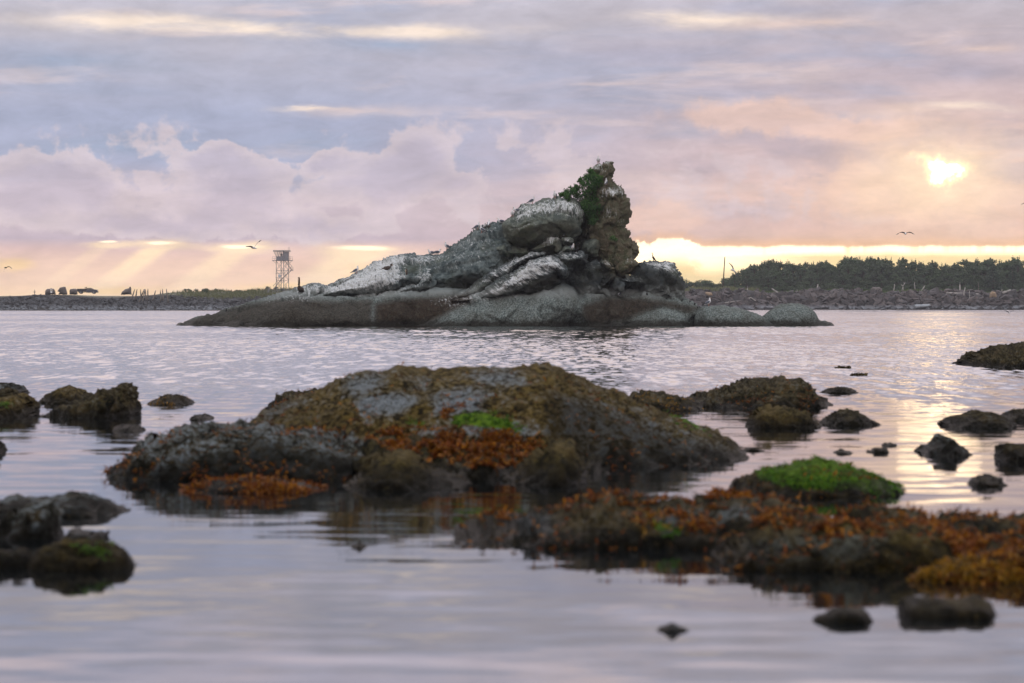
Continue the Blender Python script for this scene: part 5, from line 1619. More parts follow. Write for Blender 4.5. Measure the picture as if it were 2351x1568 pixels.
PILES = [((1688, 400), (1720, 302)), ((1738, 405), (1757, 300)), ((1815, 405), (1812, 303)), ((1800, 472), (1868, 300)), ((1852, 455), (1880, 298)), ((1892, 415), (1884, 300)), ((1923, 420), (1927, 295)),
         ((2015, 432), (2047, 320)), ((2125, 436), (2124, 305)), ((2160, 426), (2154, 296)), ((2240, 474), (2215, 294))]
NTH = ["leftmost", "second", "third", "fourth", "fifth", "sixth", "seventh", "eighth", "ninth", "tenth", "rightmost"]
for i, (b0, t0) in enumerate(PILES):
    stick("timber_piling", f"{NTH[i]} of the eleven weathered pilings leaning in the left bank, counted from the truck", "piling", [Q3(*b0), Q3(*t0)], 748, 0.20, M_PILE, "old pilings on the left bank", jag=True, ext=0.9)
stick("tall_pole", "tall thin wooden pole rising against the bright sky left of the wood", "pole", [Q8(672, 440), Q8(684, 260), Q8(694, 92)], 892, 0.20, M_BARK, ext=1.5)
stick("timber_post", "grey weathered post upright among boulders below the tall pole", "post", [Q8(991, 605), Q8(992, 478)], 868, 0.24, M_DRIFT, jag=True, ext=0.8)
stick("timber_post", "grey snag standing beside a big block in the middle of the right revetment", "post", [Q8(1900, 640), Q8(1927, 450)], 866, 0.26, M_DRIFT, jag=True, ext=0.8)
stick("timber_post", "short grey stub left of the snag beside the big block", "post", [Q8(1651, 600), Q8(1651, 520)], 869, 0.18, M_DRIFT, jag=True, ext=0.6)
stick("driftwood_log", "long thin pale branch lying low on the boulders below the tall pole", "driftwood", [Q8(678, 702), Q8(860, 678), Q8(970, 656)], 858, 0.17, M_DRIFT, dd=2)
stick("driftwood_log", "bent pale driftwood limb arching down beside the long thin branch", "driftwood", [Q8(968, 648), Q8(1040, 630), Q8(1118, 684)], 859, 0.18, M_DRIFT)
stick("driftwood_log", "pale log propped at a slant against the boulders", "driftwood", [Q8(1418, 577), Q8(1365, 545), Q8(1314, 508)], 868, 0.26, M_DRIFT)
stick("driftwood_log", "short log half hidden on the crest, left of the slanting log", "driftwood", [Q8(1140, 588), Q8(1266, 602)], 870, 0.2, M_DRIFT)
stick("driftwood_log", "grey log lying across the foot of the weathered post", "driftwood", [Q8(915, 582), Q8(1080, 592)], 870, 0.3, M_DRIFT)
stick("driftwood_log", "long straight bleached log lying level on the boulders near the right edge", "driftwood", [Q7(1303, 580), Q7(1600, 592), Q7(1905, 604)], 864, 0.28, M_DRIFT, dd=1.5)
stick("timber_post", "stout grey post behind the left end of the bleached log", "post", [Q7(1484, 600), Q7(1486, 436)], 868, 0.30, M_DRIFT, jag=True, ext=0.8)
stick("timber_post", "forked post crossing in front of the bleached log", "post", [Q7(1522, 690), Q7(1558, 500)], 862, 0.24, M_DRIFT, jag=True, ext=0.6)
stick("timber_post", "shorter post crossing the middle of the bleached log", "post", [Q7(1616, 665), Q7(1612, 548)], 862.4, 0.18, M_DRIFT, jag=True, ext=0.6)
stick("timber_post", "thin dark snag in front of the short rounded spruce", "post", [Q7(1738, 590), Q7(1732, 424)], 871, 0.13, M_PILE, jag=True, ext=0.8)
stick("timber_post", "leaning jagged stub at the left of the right-hand crest", "post", [Q7(592, 545), Q7(604, 458)], 872, 0.2, M_DRIFT, jag=True, ext=0.8)
stick("timber_post", "tall thin grey snag in the middle of the crest", "post", [Q7(878, 540), Q7(872, 434)], 872, 0.14, M_DRIFT, jag=True, ext=0.8)
stick("timber_post", "small stub at the far right end of the crest", "post", [Q7(2053, 575), Q7(2056, 528)], 869, 0.2, M_DRIFT, jag=True, ext=0.6)
stick("driftwood_log", "pale leaning branch stub right of the thin grey snag", "driftwood", [Q7(980, 535), Q7(1012, 480)], 871, 0.2, M_DRIFT, jag=True, ext=0.5)
stick("driftwood_log", "tilted pair-topped stub above the left end of the bleached log", "driftwood", [Q7(1330, 575), Q7(1352, 528)], 868, 0.22, M_DRIFT, jag=True, ext=0.6)
stick("driftwood_log", "bleached stump lying on the big block at the right end", "driftwood", [Q7(2068, 582), Q7(2120, 560), Q7(2172, 538)], 863, 0.34, M_DRIFT)
# uprooted stump with roots in the air
st = empty("tree_stump", at(*Q7(712, 540), 872))
tag(st, "uprooted grey stump with forked roots in the air on the crest", "stump")
for a_, b_, r_ in (((712, 540), (718, 485), .28), ((718, 490), (690, 465), .13), ((718, 490), (745, 440), .15), ((735, 460), (728, 435), .08)):
    v, f = tube([at(*Q7(*a_), 872) - st.location, at(*Q7(*b_), 872.3) - st.location], [r_, r_ * .4], 7)
    obj("root", mesh("root", [tuple(q) for q in v], f), M_DRIFT, st)


def big_block(label, poly, d, T, mat, name="quarry_block", dd=D_BLOCK2):
    me = rock_volume(name, poly, d, T, 0.7, 0.10, [('fbm', 0.10, 0.5, (1, 1, 1)), ('block', 0.10, 0.7, (1, 1, 1)), ('ridge', 0.03, 2, (1, 1, 1))], smooth=0)
    c = at(sum(p[0] for p in poly) / len(poly), max(p[1] for p in poly), d)
    me.transform(Matrix.Translation(-c))
    o = obj(name, me, mat, None, c)
    tag(o, label, "boulder")
    return o


M_QUARRY = plain("quarry_rock", (86, 80, 76), 0.9, 0.3, 0.9)
M_QUARRY_P = plain("pale_quarry_rock", (132, 140, 144), 0.85, 0.25, 1.2)
M_QUARRY_O = plain("ochre_quarry_rock", (130, 112, 88), 0.9, 0.3, 0.9)
bl1 = big_block("big square boulder bearing a white warning sign left of the truck", [Q3(*p) for p in [(312, 385), (316, 325), (345, 298), (410, 290), (455, 300), (472, 330), (480, 385)]], 756, 1.4, M_QUARRY)
big_block("tall pyramid-topped boulder standing on a narrow base left of the truck", [Q3(*p) for p in [(520, 385), (540, 350), (503, 335), (545, 275), (600, 262), (632, 262), (650, 310), (668, 385)]], 757, 1.3, M_QUARRY)
big_block("low boxy boulder touching the tail of the truck", [Q3(*p) for p in [(700, 385), (696, 320), (710, 296), (800, 292), (822, 310), (824, 385)]], 758, 1.3, M_QUARRY)
big_block("heap of broken slabs with an upright spike between the truck and the pilings", [Q3(*p) for p in [(1500, 385), (1520, 345), (1570, 300), (1600, 292), (1630, 285), (1638, 265), (1656, 263), (1666, 290), (1668, 360), (1680, 385)]], 757, 1.0, M_QUARRY)
big_block("square brown block on the skyline of the right revetment", [Q7(*p) for p in [(265, 600), (285, 520), (310, 498), (400, 500), (440, 530), (430, 590)]], 866, 1.3, M_QUARRY)
big_block("ochre faced block at the right end of the bleached log", [Q7(*p) for p in [(1880, 650), (1890, 580), (1920, 556), (1965, 566), (1985, 620), (1975, 655)]], 861, 1.2, M_QUARRY_O)
big_block("long pale bluish slab at the waterline below the bleached log", [Q7(*p) for p in [(862, 740), (900, 735), (1000, 732), (1085, 730), (1095, 755), (1040, 785), (880, 798)]], 852.5, 1.0, M_QUARRY_P)
big_block("large brown block low in the revetment beside the sea stack", [Q8(*p) for p in [(385, 580), (400, 555), (460, 552), (520, 565), (540, 600), (500, 625), (400, 622)]], 862, 1.2, M_QUARRY_O)

# white warning sign on the first boulder
sg = empty("warning_sign", at(*Q3(413, 360), 754.2))
tag(sg, "white warning sign with a dark triangle fixed to the square boulder", "sign")
w_, h_ = 30 * .1465 / F * 754, 60 * .1465 / F * 754
v, f = box((0, 0, h_ / 2), (w_, 0.04, h_))
obj("board", mesh("board", [tuple(q) for q in v], f, False), plain("sign_white", (214, 216, 214), 0.5, 0.05), sg)
v, f = prism([(-w_ * .40, h_ * .52), (w_ * .40, h_ * .52), (0, h_ * .92)], -0.045, -0.025)
tri = obj("triangle", mesh("triangle", [tuple(q) for q in v], f, False), plain("sign_dark", (40, 42, 38), 0.5, 0.05), sg)
v, f = prism([(-w_ * .22, h_ * .57), (w_ * .22, h_ * .57), (0, h_ * .80)], -0.055, -0.046)
obj("triangle_field", mesh("triangle_field", [tuple(q) for q in v], f, False), plain("sign_yellow", (206, 176, 66), 0.5, 0.05), tri)
stick("marker_post", "small marker post with a short crosspiece at the far left of the bank", "post", [Q3(150, 378), Q3(150, 308)], 756, 0.09, M_PILE, ext=0.4)
bpy.data.objects["marker_post"]
v, f = box((0.0, 0, 0.95), (0.5, 0.1, 0.22))
obj("crosspiece", mesh("crosspiece", [tuple(q) for q in v], f, False), M_PILE, bpy.data.objects["marker_post"])

# ================================================================ lookout tower
M_STEEL = plain("galvanised_steel", (112, 116, 120), 0.6, 0.12, 2.0)
M_CAB = plain("cabin_panel", (128, 128, 132), 0.7, 0.06, 1.0)
M_ROOF = plain("cabin_roof", (152, 148, 146), 0.7, 0.06, 1.0)


def glass_mat(name, tint, clear):
    m, nt, b = new_mat(name)
    setp(nt, b, 'Base Color', tint)
    setp(nt, b, 'Roughness', 0.05)
    t = nd(nt, 'ShaderNodeBsdfTransparent', {'Color': (0.95, 0.96, 0.95, 1)})
    mx = nd(nt, 'ShaderNodeMixShader', {0: clear, 1: b.outputs[0], 2: t.outputs[0]})
    nt.links.new(mx.outputs[0], nt.nodes['Material Output'].inputs[0])
    return m


M_GLASS = glass_mat("window_glass", (0.06, 0.07, 0.08, 1), 0.88)
M_GLASS_D = glass_mat("truck_glass", (0.06, 0.07, 0.08, 1), 0.35)


def solid(name, vf, mat, parent, smooth=False):
    v, f = vf
    return obj(name, mesh(name, [tuple(q) for q in v], f, smooth), mat, parent)


def build_tower():
    d = 768.0
    u = 0.09149 / F * d                                   # metres per measured unit
    tx = (573.95 + 815 * 0.09149 - CX) / F * d
    zb = float(land_z(np.array([tx]), np.array([d]))[0])
    z_of = lambda Y: H + (HY - (545.25 + Y * 0.09149)) / F * d - zb
    root = empty("lookout_tower", (tx, d, zb))
    tag(root, "steel lattice lookout tower with a glazed cabin on the far left shore", "tower")
    th = math.radians(-28.8)
    c_, s_ = math.cos(th), math.sin(th)
    R = lambda a, b_, z: Vector((a * c_ - b_ * s_, a * s_ + b_ * c_, z))
    a = 1.141
    z0, z1 = -0.3, z_of(580)
    corners = [(-a, -a), (a, -a), (a, a), (-a, a)]
    for x, y in corners:
        solid("leg", tube([R(x, y, z0), R(x, y, z1)], [0.075, 0.075], 6), M_STEEL, root)
    tiers = [z_of(1320), z_of(1080), z_of(830), z_of(585)]
    for k in range(4):
        p, q = corners[k], corners[(k + 1) % 4]
        for t0, t1 in zip(tiers, tiers[1:]):
            solid("brace", tube([R(*p, t0), R(*q, t1)], [0.032, 0.032], 5), M_STEEL, root)
            solid("brace", tube([R(*q, t0), R(*p, t1)], [0.032, 0.032], 5), M_STEEL, root)
        for t0 in tiers[1:3]:
            solid("girt", tube([R(*p, t0), R(*q, t0)], [0.045, 0.045], 5), M_STEEL, root)
    rz = Matrix.Rotation(th, 3, 'Z')
    zp = z_of(578)
    solid("platform", box((0, 0, zp), (3.8, 3.8, 0.16), rz), M_STEEL, root)
    for sx, sy in ((-1, -1), (1, -1), (1, 1), (-1, 1)):
        solid("strut", tube([R(sx * a, sy * a, zp - 0.75), R(sx * 1.8, sy * 1.8, zp - 0.05)], [0.04, 0.04], 5), M_STEEL, root)
    rail = []
    hp = 1.86
    for t_ in (-1, -0.5, 0, 0.5, 1):
        for fx in (lambda q: (q, -hp), lambda q: (q, hp), lambda q: (-hp, q), lambda q: (hp, q)):
            x, y = fx(t_ * hp)
            rail.append(tube([R(x, y, zp), R(x, y, zp + 1.0)], [0.022, 0.022], 4))
    for hh in (0.5, 1.0):
        for k in range(4):
            p, q = [(-hp, -hp), (hp, -hp), (hp, hp), (-hp, hp)][k], [(hp, -hp), (hp, hp), (-hp, hp), (-hp, -hp)][k]
            rail.append(tube([R(*p, zp + hh), R(*q, zp + hh)], [0.022, 0.022], 4))
    solid("railing", join(rail), M_STEEL, root)
    # cabin: solid dado, glazed band leaning outwards, solid corner on the right
    zs, zt = z_of(475), z_of(362)
    cab = solid("cabin", box((0, 0, (zp + zs) / 2 + 0.04), (2 * a + 0.06, 2 * a + 0.06, zs - zp - 0.08), rz), M_CAB, root)
    ov = 0.42
    panel = join([
        ([R(a + .02, -a - .02, zs + .003), R(a + .02, a + .02, zs + .003), R(a + .02, a + .02, zt - .003), R(a + .02, -a - .02, zt - .003), R(a - .06, -a - .02, zs + .003), R(a - .06, a + .02, zs + .003), R(a - .06, a + .02, zt - .003), R(a - .06, -a - .02, zt - .003)],
         [(0, 1, 2, 3), (7, 6, 5, 4), (0, 3, 7, 4), (1, 5, 6, 2), (3, 2, 6, 7), (0, 4, 5, 1)]),
        ([R(a * .72, -a - .02, zs + .003), R(a - .065, -a - .02, zs + .003), R(a - .065, -a - .02, zt - .003), R(a * .72, -a - .02, zt - .003), R(a * .72, -a + .05, zs + .003), R(a - .065, -a + .05, zs + .003), R(a - .065, -a + .05, zt - .003), R(a * .72, -a + .05, zt - .003)],
         [(0, 1, 2, 3), (7, 6, 5, 4), (0, 3, 7, 4), (1, 5, 6, 2), (3, 2, 6, 7), (0, 4, 5, 1)])])
    solid("wall_panel", panel, M_CAB, root)
    mull = [(-1.0, -1, -ov, -ov), (-0.45, -1, 0, -ov), (0.10, -1, 0, -ov), (0.62, -1, 0, -ov * 0.8), (-1, 0.0, -ov, 0), (-1, 1, -ov, ov), (0.0, 1, 0, ov), (1.0, 1, 0.0, 0.05)]
    for mx, my, dx, dy in mull:
        solid("mullion", tube([R(mx * a, my * a, zs), R(mx * a + dx, my * a + dy, zt)], [0.06, 0.06], 5), M_STEEL, root)
    for k in range(3):
        xa, xb = (-1.0, -0.45, 0.10)[k] * a, (-0.45, 0.10, 0.62)[k] * a
        oa, ob = (-ov if k == 0 else 0), 0
        V = [R(xa, -a, zs), R(xb, -a, zs), R(xb + ob, -a - ov, zt), R(xa + oa, -a - ov, zt)]
        me = mesh("window_pane", [tuple(q) for q in V], [(0, 1, 2, 3)], False)
        obj("window_pane", me, M_GLASS, root)
    for k in range(2):
        ya, yb = (-1.0, 0.0)[k] * a, (0.0, 1.0)[k] * a
        V = [R(-a, ya, zs), R(-a, yb, zs), R(-a - ov, yb + (ov if k else 0), zt), R(-a - ov, ya - (0 if k else ov), zt)]
        obj("window_pane", mesh("window_pane", [tuple(q) for q in V], [(0, 1, 2, 3)], False), M_GLASS, root)
    solid("roof", box(R(-0.18, 0, z_of(338)), (3.35, 3.1, 0.36), rz), M_ROOF, root)
    # instruments seen through the glass
    solid("instrument", join([tube([R(-0.1, -0.2, zs - .1), R(-0.1, -0.2, zt - .2)], [0.11, 0.11], 6), box(R(-0.1, -0.2, zs + 0.45), (0.5, 0.3, 0.2), rz)]), M_STEEL, root)
    # ladder with its hoop above the roof
    X = lambda q: (q - 815) * u
    lad = []
    for q in (962, 1000):
        lad.append(tube([Vector((X(q), -0.2, zp)), Vector((X(q), -0.2, z_of(262))), Vector((X(981), -0.2, z_of(248)))], [0.022, 0.022, 0.022], 4))
    for k in range(14):
        zz = zp + 0.2 + k * 0.25
        lad.append(tube([Vector((X(962), -0.2, zz)), Vector((X(1000), -0.2, zz))], [0.015, 0.015], 4))
    solid("ladder", join(lad), M_STEEL, root)

    def flight(x0, y0, x1, y1, yy, name="stair"):
        A, B = Vector((X(x0), yy, z_of(y0))), Vector((X(x1), yy, z_of(y1)))
        st_ = [tube([A + Vector((0, o_, 0)), B + Vector((0, o_, 0))], [0.07, 0.07], 5) for o_ in (0, 0.75)]
        st_ += [tube([A + Vector((0, o_, 0.9)), B + Vector((0, o_, 0.9))], [0.022, 0.022], 4) for o_ in (0, 0.75)]
        n = 14
        for k in range(n):
            q = A.lerp(B, (k + 0.5) / n)
            st_.append(box(q + Vector((0, 0.375, 0.02)), (0.22, 0.7, 0.035)))
            if k % 4 == 0:
                st_.append(tube([q, q + Vector((0, 0, 0.9))], [0.02, 0.02], 4))
        solid(name, join(st_), M_STEEL, root)
    flight(870, 590, 1050, 825, 1.2)
    flight(1040, 835, 770, 1078, -1.9)
    flight(770, 1085, 592, 1312, -1.9)
    solid("landing", box((X(1040), -0.1, z_of(828)), (0.75, 3.6, 0.1)), M_STEEL, root)
    solid("landing", box((X(745), -1.55, z_of(1082)), (0.75, 0.9, 0.1)), M_STEEL, root)
    lr = [tube([Vector((X(1075), y_, z_of(828))), Vector((X(1075), y_, z_of(740)))], [0.02, 0.02], 4) for y_ in (-1.8, -0.1, 1.6)]
    lr += [tube([Vector((X(1075), -1.8, z_of(q))), Vector((X(1075), 1.6, z_of(q)))], [0.02, 0.02], 4) for q in (740, 784)]
    solid("landing_rail", join(lr), M_STEEL, root)
    # diamond board with dark lettering too far to read
    zc, r = z_of(965), 52 * u
    board = solid("diamond_board", ([Vector((X(752) + x, y, zc + z)) for y in (-1.72, -1.68) for x, z in ((-r * .8, 0), (0, -r), (r * .8, 0), (0, r))],
                                    [(0, 1, 2, 3), (7, 6, 5, 4), (0, 4, 5, 1), (1, 5, 6, 2), (2, 6, 7, 3), (3, 7, 4, 0)]), plain("board_white", (206, 212, 216), 0.6, 0.05), root)
    marks = []
    for row, (n, wd) in enumerate(((4, 0.62), (3, 0.42))):
        for k in range(n):
            marks.append(box((X(752) + (k - (n - 1) / 2) * wd / n, -1.73, zc + 0.03 - row * 0.17), (wd / n * 0.55, 0.012, 0.11)))
    solid("lettering", join(marks), plain("board_grey", (112, 120, 128), 0.6, 0.05), board)
    for q in (905, 1010):
        solid("board_rail", tube([Vector((X(652), -1.64, z_of(q))), Vector((X(860), -1.64, z_of(q)))], [0.04, 0.04], 5), M_STEEL, root)
    return root


build_tower()


def build_fence():
    d = 766.0
    px0, px1 = 573.95 + 300 * 0.09149, 573.95 + 940 * 0.09149
    xs = np.linspace((px0 - CX) / F * d, (px1 - CX) / F * d, 11)
    zs = land_z(xs, np.full(11, d))
    r = empty("chain_fence", (float(xs[0]), d, float(zs[0])))
    tag(r, "thin wire fence with slanted post tops around the foot of the tower", "fence")
    zb, top = float(zs[0]), 0.85
    for x, z in zip(xs, zs):
        solid("post", tube([Vector((x - xs[0], 0, -0.4)), Vector((x - xs[0], 0, top)), Vector((x - xs[0] - 0.22, 0, top + 0.28))], [0.035, 0.035, 0.02], 5), M_STEEL, r)
    for h_ in (0.1, 0.45, top):
        solid("wire", tube([Vector((0, 0, h_)), Vector((float(xs[-1] - xs[0]), 0, h_))], [0.014, 0.014], 4), M_STEEL, r)
    s = empty("spotting_post", (float((573.95 + 470 * 0.09149 - CX) / F * 765), 765, zb))
    tag(s, "stubby braced post with a tilted box beside the fence", "post")
    solid("leg", tube([Vector((0, 0, -0.3)), Vector((0, 0, 0.95))], [0.13, 0.1], 6), M_STEEL, s)
    solid("brace", tube([Vector((-0.5, 0, -0.2)), Vector((-0.05, 0, 0.7))], [0.05, 0.05], 5), M_STEEL, s)
    solid("head", box((0.1, 0, 1.05), (0.42, 0.3, 0.3), Matrix.Rotation(-0.6, 3, 'Y')), M_STEEL, s)


build_fence()


# ================================================================ pickup truck
def build_truck():
    d = 752.5
    k = 0.1465 / F * d
    x0 = (Q3(982, 0)[0] - CX) / F * d
    zg = H + (HY - Q3(0, 373)[1]) / F * d
    root = empty("pickup_truck", (x0, d, zg))
    tag(root, "dark flatbed pickup truck parked facing right on top of the left bank", "truck")
    X = lambda q: (q - 982) * k
    Z = lambda q: (373 - q) * k
    paint = plain("truck_paint", (62, 64, 70), 0.45, 0.06, 1.0)
    dark = plain("truck_dark", (34, 34, 36), 0.7, 0.1, 1.0)
    tyre = plain("tyre_rubber", (24, 24, 25), 0.9, 0.1, 1.0)
    rim = plain("steel_rim", (120, 122, 124), 0.5, 0.1, 1.0)
    hw = 0.92
    solid("body", prism([(X(968), Z(355)), (X(1062), Z(356)), (X(1068), Z(338)), (X(1098), Z(338)), (X(1104), Z(356)), (X(1136), Z(352)), (X(1140), Z(322)), (X(1132), Z(310)), (X(1075), Z(303)),
                         (X(968), Z(303))], -hw, hw), paint, root)
    cab = solid("cab", join([prism([(X(969), Z(302)), (X(976), Z(284)), (X(988), Z(280)), (X(1034), Z(280)), (X(1046), Z(284)), (X(1048), Z(284)), (X(1042), Z(283.2)), (X(1030), Z(283.4)), (X(990), Z(283.6)), (X(980), Z(287)), (X(974), Z(302))], -hw * .88, hw * .88),
                             prism([(X(1046), Z(284)), (X(1073), Z(303)), (X(1067), Z(303)), (X(1041), Z(284))], -hw * .88, -hw * .8), prism([(X(1046), Z(284)), (X(1073), Z(303)), (X(1067), Z(303)), (X(1041), Z(284))], hw * .8, hw * .88),
                             prism([(X(1012), Z(283.6)), (X(1017), Z(283.6)), (X(1017), Z(302.6)), (X(1012), Z(302.6))], -hw * .88, -hw * .8), prism([(X(1012), Z(283.6)), (X(1017), Z(283.6)), (X(1017), Z(302.6)), (X(1012), Z(302.6))], hw * .8, hw * .88)]), paint, root)
    for y in (-hw * .84, hw * .84):
        for a_, b_, c2, d2 in ((978, 1012, 990, 1012), (1017, 1067, 1017, 1041)):
            obj("side_window", mesh("side_window", [(X(a_), y, Z(302)), (X(b_), y, Z(302)), (X(d2), y, Z(284.2)), (X(c2), y, Z(284.2))], [(0, 1, 2, 3)], False), M_GLASS_D, root)
    obj("windshield", mesh("windshield", [(X(1072), -hw * .79, Z(302.5)), (X(1072), hw * .79, Z(302.5)), (X(1045.5), hw * .79, Z(284.5)), (X(1045.5), -hw * .79, Z(284.5))], [(0, 1, 2, 3)], False), M_GLASS_D, root)
    for y in (-1, 1):
        dr = solid("door", box((X(1040), y * (hw + .012), Z(325)), (44 * k, 0.02, 40 * k)), paint, root)
        solid("handle", box((X(1024), y * (hw + .04), Z(312)), (0.16, 0.03, 0.04)), dark, dr)
        solid("mirror", box((X(1062), y * (hw + .1), Z(301)), (0.1, 0.18, 0.2)), dark, root)
        solid("headlight", box((X(1139.5), y * .68, Z(325)), (0.05, 0.32, 0.16)), plain("lamp_lens", (190, 190, 186), 0.3, 0.02), root)
    solid("bumper", box((X(1141), 0, Z(347)), (0.12, 1.8, 0.2)), dark, root)
    solid("bed", join([box((X(897), 0, Z(322)), (140 * k, 1.95, 0.5)), box((X(897), -0.95, Z(300)), (140 * k, 0.06, 0.22)), box((X(897), 0.95, Z(300)), (140 * k, 0.06, 0.22)), box((X(829), 0, Z(312)), (0.1, 1.9, 0.6))]), dark, root)
    solid("frame_rail", box((X(930), 0, Z(345)), (190 * k, 0.7, 0.16)), dark, root)
    solid("headache_rack", join([box((X(949), y, Z(288)), (0.1, 0.08, 34 * k)) for y in (-0.85, 0.85)] + [box((X(957), 0, Z(272.5)), (22 * k, 1.8, 0.08))] + [box((X(962), y, Z(287)), (0.06, 0.06, 30 * k)) for y in (-0.85, 0, 0.85)]), dark, root)
    for wx in (X(880), X(1083)):
        for y in (-0.78, 0.78):
            w = empty("wheel", (wx, y, 0.40))
            w.parent = root
            ring = [(0.40 * math.cos(a * math.pi / 10), 0.40 * math.sin(a * math.pi / 10)) for a in range(20)]
            solid("tyre", prism(ring, -0.13, 0.13), tyre, w)
            ring = [(0.22 * math.cos(a * math.pi / 10), 0.22 * math.sin(a * math.pi / 10)) for a in range(20)]
            solid("rim", prism(ring, -0.14, 0.14), rim, w)


build_truck()

# ================================================================ the bush on the stack
def build_bush():
    d = 208.2
    spots = [(450, 235, 26), (480, 275, 40), (410, 310, 50), (480, 320, 70), (340, 335, 26), (545, 330, 50), (370, 380, 55), (440, 400, 80), (300, 425, 40), (520, 400, 60), (250, 465, 50), (180, 480, 38),
             (130, 500, 26), (200, 520, 40), (300, 510, 60), (390, 490, 80), (480, 490, 90), (420, 580, 85), (520, 560, 75), (390, 640, 60), (480, 650, 95), (555, 640, 45), (520, 740, 65), (450, 740, 60), (480, 800, 45)]
    base = at(*RP([(480, 840)])[0], d)
    root = empty("bush", base)
    tag(root, "dense green bush growing in the cleft between the egg-shaped boulder and the pinnacle", "bush")
    u = 0.205 / F * d
    rg = random.Random(3)
    cs, rs, limbs, sprigs = [], [], [], []
    for x, y, r in spots:
        c = at(*RP([(x, y)])[0], d - 0.5 + rg.uniform(-0.5, 0.4)) - base
        cs.append(c)
        rs.append((r * u, r * u * 1.2, r * u))
        limbs.append(tube([Vector((rg.uniform(-.2, .2), 0.3, rg.uniform(-.1, .4))), c * 0.5 + Vector((0, 0.15, 0.1)), c + Vector((0, 0, r * u))], [0.045, 0.025, 0.01], 5))
        for _ in range(5):
            a_ = rg.uniform(0, 6.28)
            sprigs.append(c + Vector((math.cos(a_) * r * u * 1.1, rg.uniform(-.3, .3), math.sin(a_) * r * u * 1.1)))
    me = leaf_mesh("foliage", [leaf_cloud(cs, rs, 300, 0.06, 77, flat=0.5, elong=1.2), leaf_cloud(sprigs, [(0.12, 0.12, 0.12)] * len(sprigs), 12, 0.055, 78, flat=0.45, elong=1.3)])
    obj("foliage", me, M_BUSH, root)
    solid("stems", join(limbs), M_BARK, root, True)
    f0 = at(*RP([(705, 985)])[0], 206.9)
    fr = empty("small_fern", f0)
    tag(fr, "small dark green tuft rooted halfway up the face of the pinnacle", "plant")
    obj("foliage", leaf_mesh("foliage", [leaf_cloud([(0, 0, 0.05), (0.15, 0, -.1), (-.12, 0, -.05)], [(0.22, 0.3, 0.16)] * 3, 60, 0.05, 5)]), M_BUSH, fr)


build_bush()

# ================================================================ birds
M_WHITE = plain("white_plumage", (206, 208, 208), 0.8, 0.05)
M_GREY = plain("grey_plumage", (84, 90, 100), 0.8, 0.08)
M_BLACK = plain("black_plumage", (16, 16, 18), 0.7, 0.1)
M_BILL = plain("bill_yellow", (206, 150, 50), 0.5, 0.05)
M_LEG = plain("leg_pink", (168, 128, 116), 0.6, 0.05)
M_BROWN = plain("brown_plumage", (62, 54, 48), 0.85, 0.15)
M_NECK = plain("neck_brown", (44, 26, 18), 0.85, 0.1)
M_PELBILL = plain("bill_grey", (150, 136, 116), 0.6, 0.1)


def gull_parts(rest=False, up=0.0):
    """standing gull facing +x, feet at the origin"""
    z = -0.10 if rest else 0.0
    body = tube([(-0.33, 0, 0.235 + z), (-0.22, 0, 0.235 + z), (-0.10, 0, 0.235 + z), (0.03, 0, 0.25 + z), (0.11, 0, 0.29 + z), (0.145, 0, 0.345 + z), (0.155, 0, 0.40 + z + up), (0.175, 0, 0.435 + z + up), (0.215, 0, 0.425 + z + up)],
                [0.012, 0.05, 0.088, 0.098, 0.078, 0.052, 0.042, 0.044, 0.014], 10, [(1.2, .5)] + [(1, 1)] * 8)
    wings, tips = [], []
    for s in (-1, 1):
        wings.append(tube([(0.10, s * 0.072, 0.29 + z), (0.0, s * 0.092, 0.275 + z), (-0.14, s * 0.07, 0.262 + z), (-0.25, s * 0.035, 0.255 + z)], [0.02, 0.075, 0.06, 0.02], 8, [(0.3, 1)] * 4))
        tips.append(tube([(-0.22, s * 0.035, 0.258 + z), (-0.33, s * 0.018, 0.25 + z), (-0.42, s * 0.01, 0.245 + z)], [0.03, 0.022, 0.005], 6, [(0.4, 1)] * 3))
    bill = tube([(0.21, 0, 0.425 + z + up), (0.255, 0, 0.42 + z + up), (0.27, 0, 0.408 + z + up)], [0.013, 0.009, 0.003], 6)
    legs = []
    for s in (-1, 1):
        legs.append(join([tube([(0.0, s * 0.045, 0.17), (0.0, s * 0.045, 0.0)], [0.016, 0.013], 5), tube([(-0.01, s * 0.045, 0.004), (0.06, s * 0.05, 0.0)], [0.008, 0.018], 4, [(1, .3)] * 2)]))
    rot = Matrix.Rotation(math.radians(0 if rest else -24), 3, 'Y')
    piv = Vector((0.0, 0, 0.2))
    mk = lambda n, vf: mesh(n, [tuple((Vector(q) if n == 'leg' else rot @ (Vector(q) - piv) + piv)) for q in vf[0]], vf[1])
    return [("body", mk("body", body), M_WHITE), ("bill", mk("bill", bill), M_BILL)] + [("wing", mk("wing", w), M_GREY) for w in wings] + \
        [("wing_tip", mk("wing_tip", t), M_BLACK) for t in tips] + ([] if rest else [("leg", mk("leg", l), M_LEG) for l in legs])


GULL, GULL_REST = gull_parts(), gull_parts(True)
bpy.context.view_layer.update()
_dg = bpy.context.evaluated_depsgraph_get()


def ground_at(px, py):
    """where the line of sight through a photo pixel first meets the built scene, looking a little lower if it misses"""
    for k in range(40):
        q = at(px, py + k * 0.8, 1.0) - Vector((0, 0, H))
        ok, loc, n, i, o, m = scene.ray_cast(_dg, Vector((0, 0, H)), q.normalized(), distance=600)
        if ok and loc.y < 500:
            return loc
    return at(px, py, 207)


def bird(name, parts, px, py, heading, label, cat, group=None, scale=1.0, sink=0.0):
    p = ground_at(px, py)
    r = empty(name, (p.x, p.y + 0.05, p.z - sink - 0.01), math.radians(heading))
    r.scale = (scale,) * 3
    tag(r, label, cat, group)
    for n, me, m in parts:
        obj(n, me, m, r)
    return r


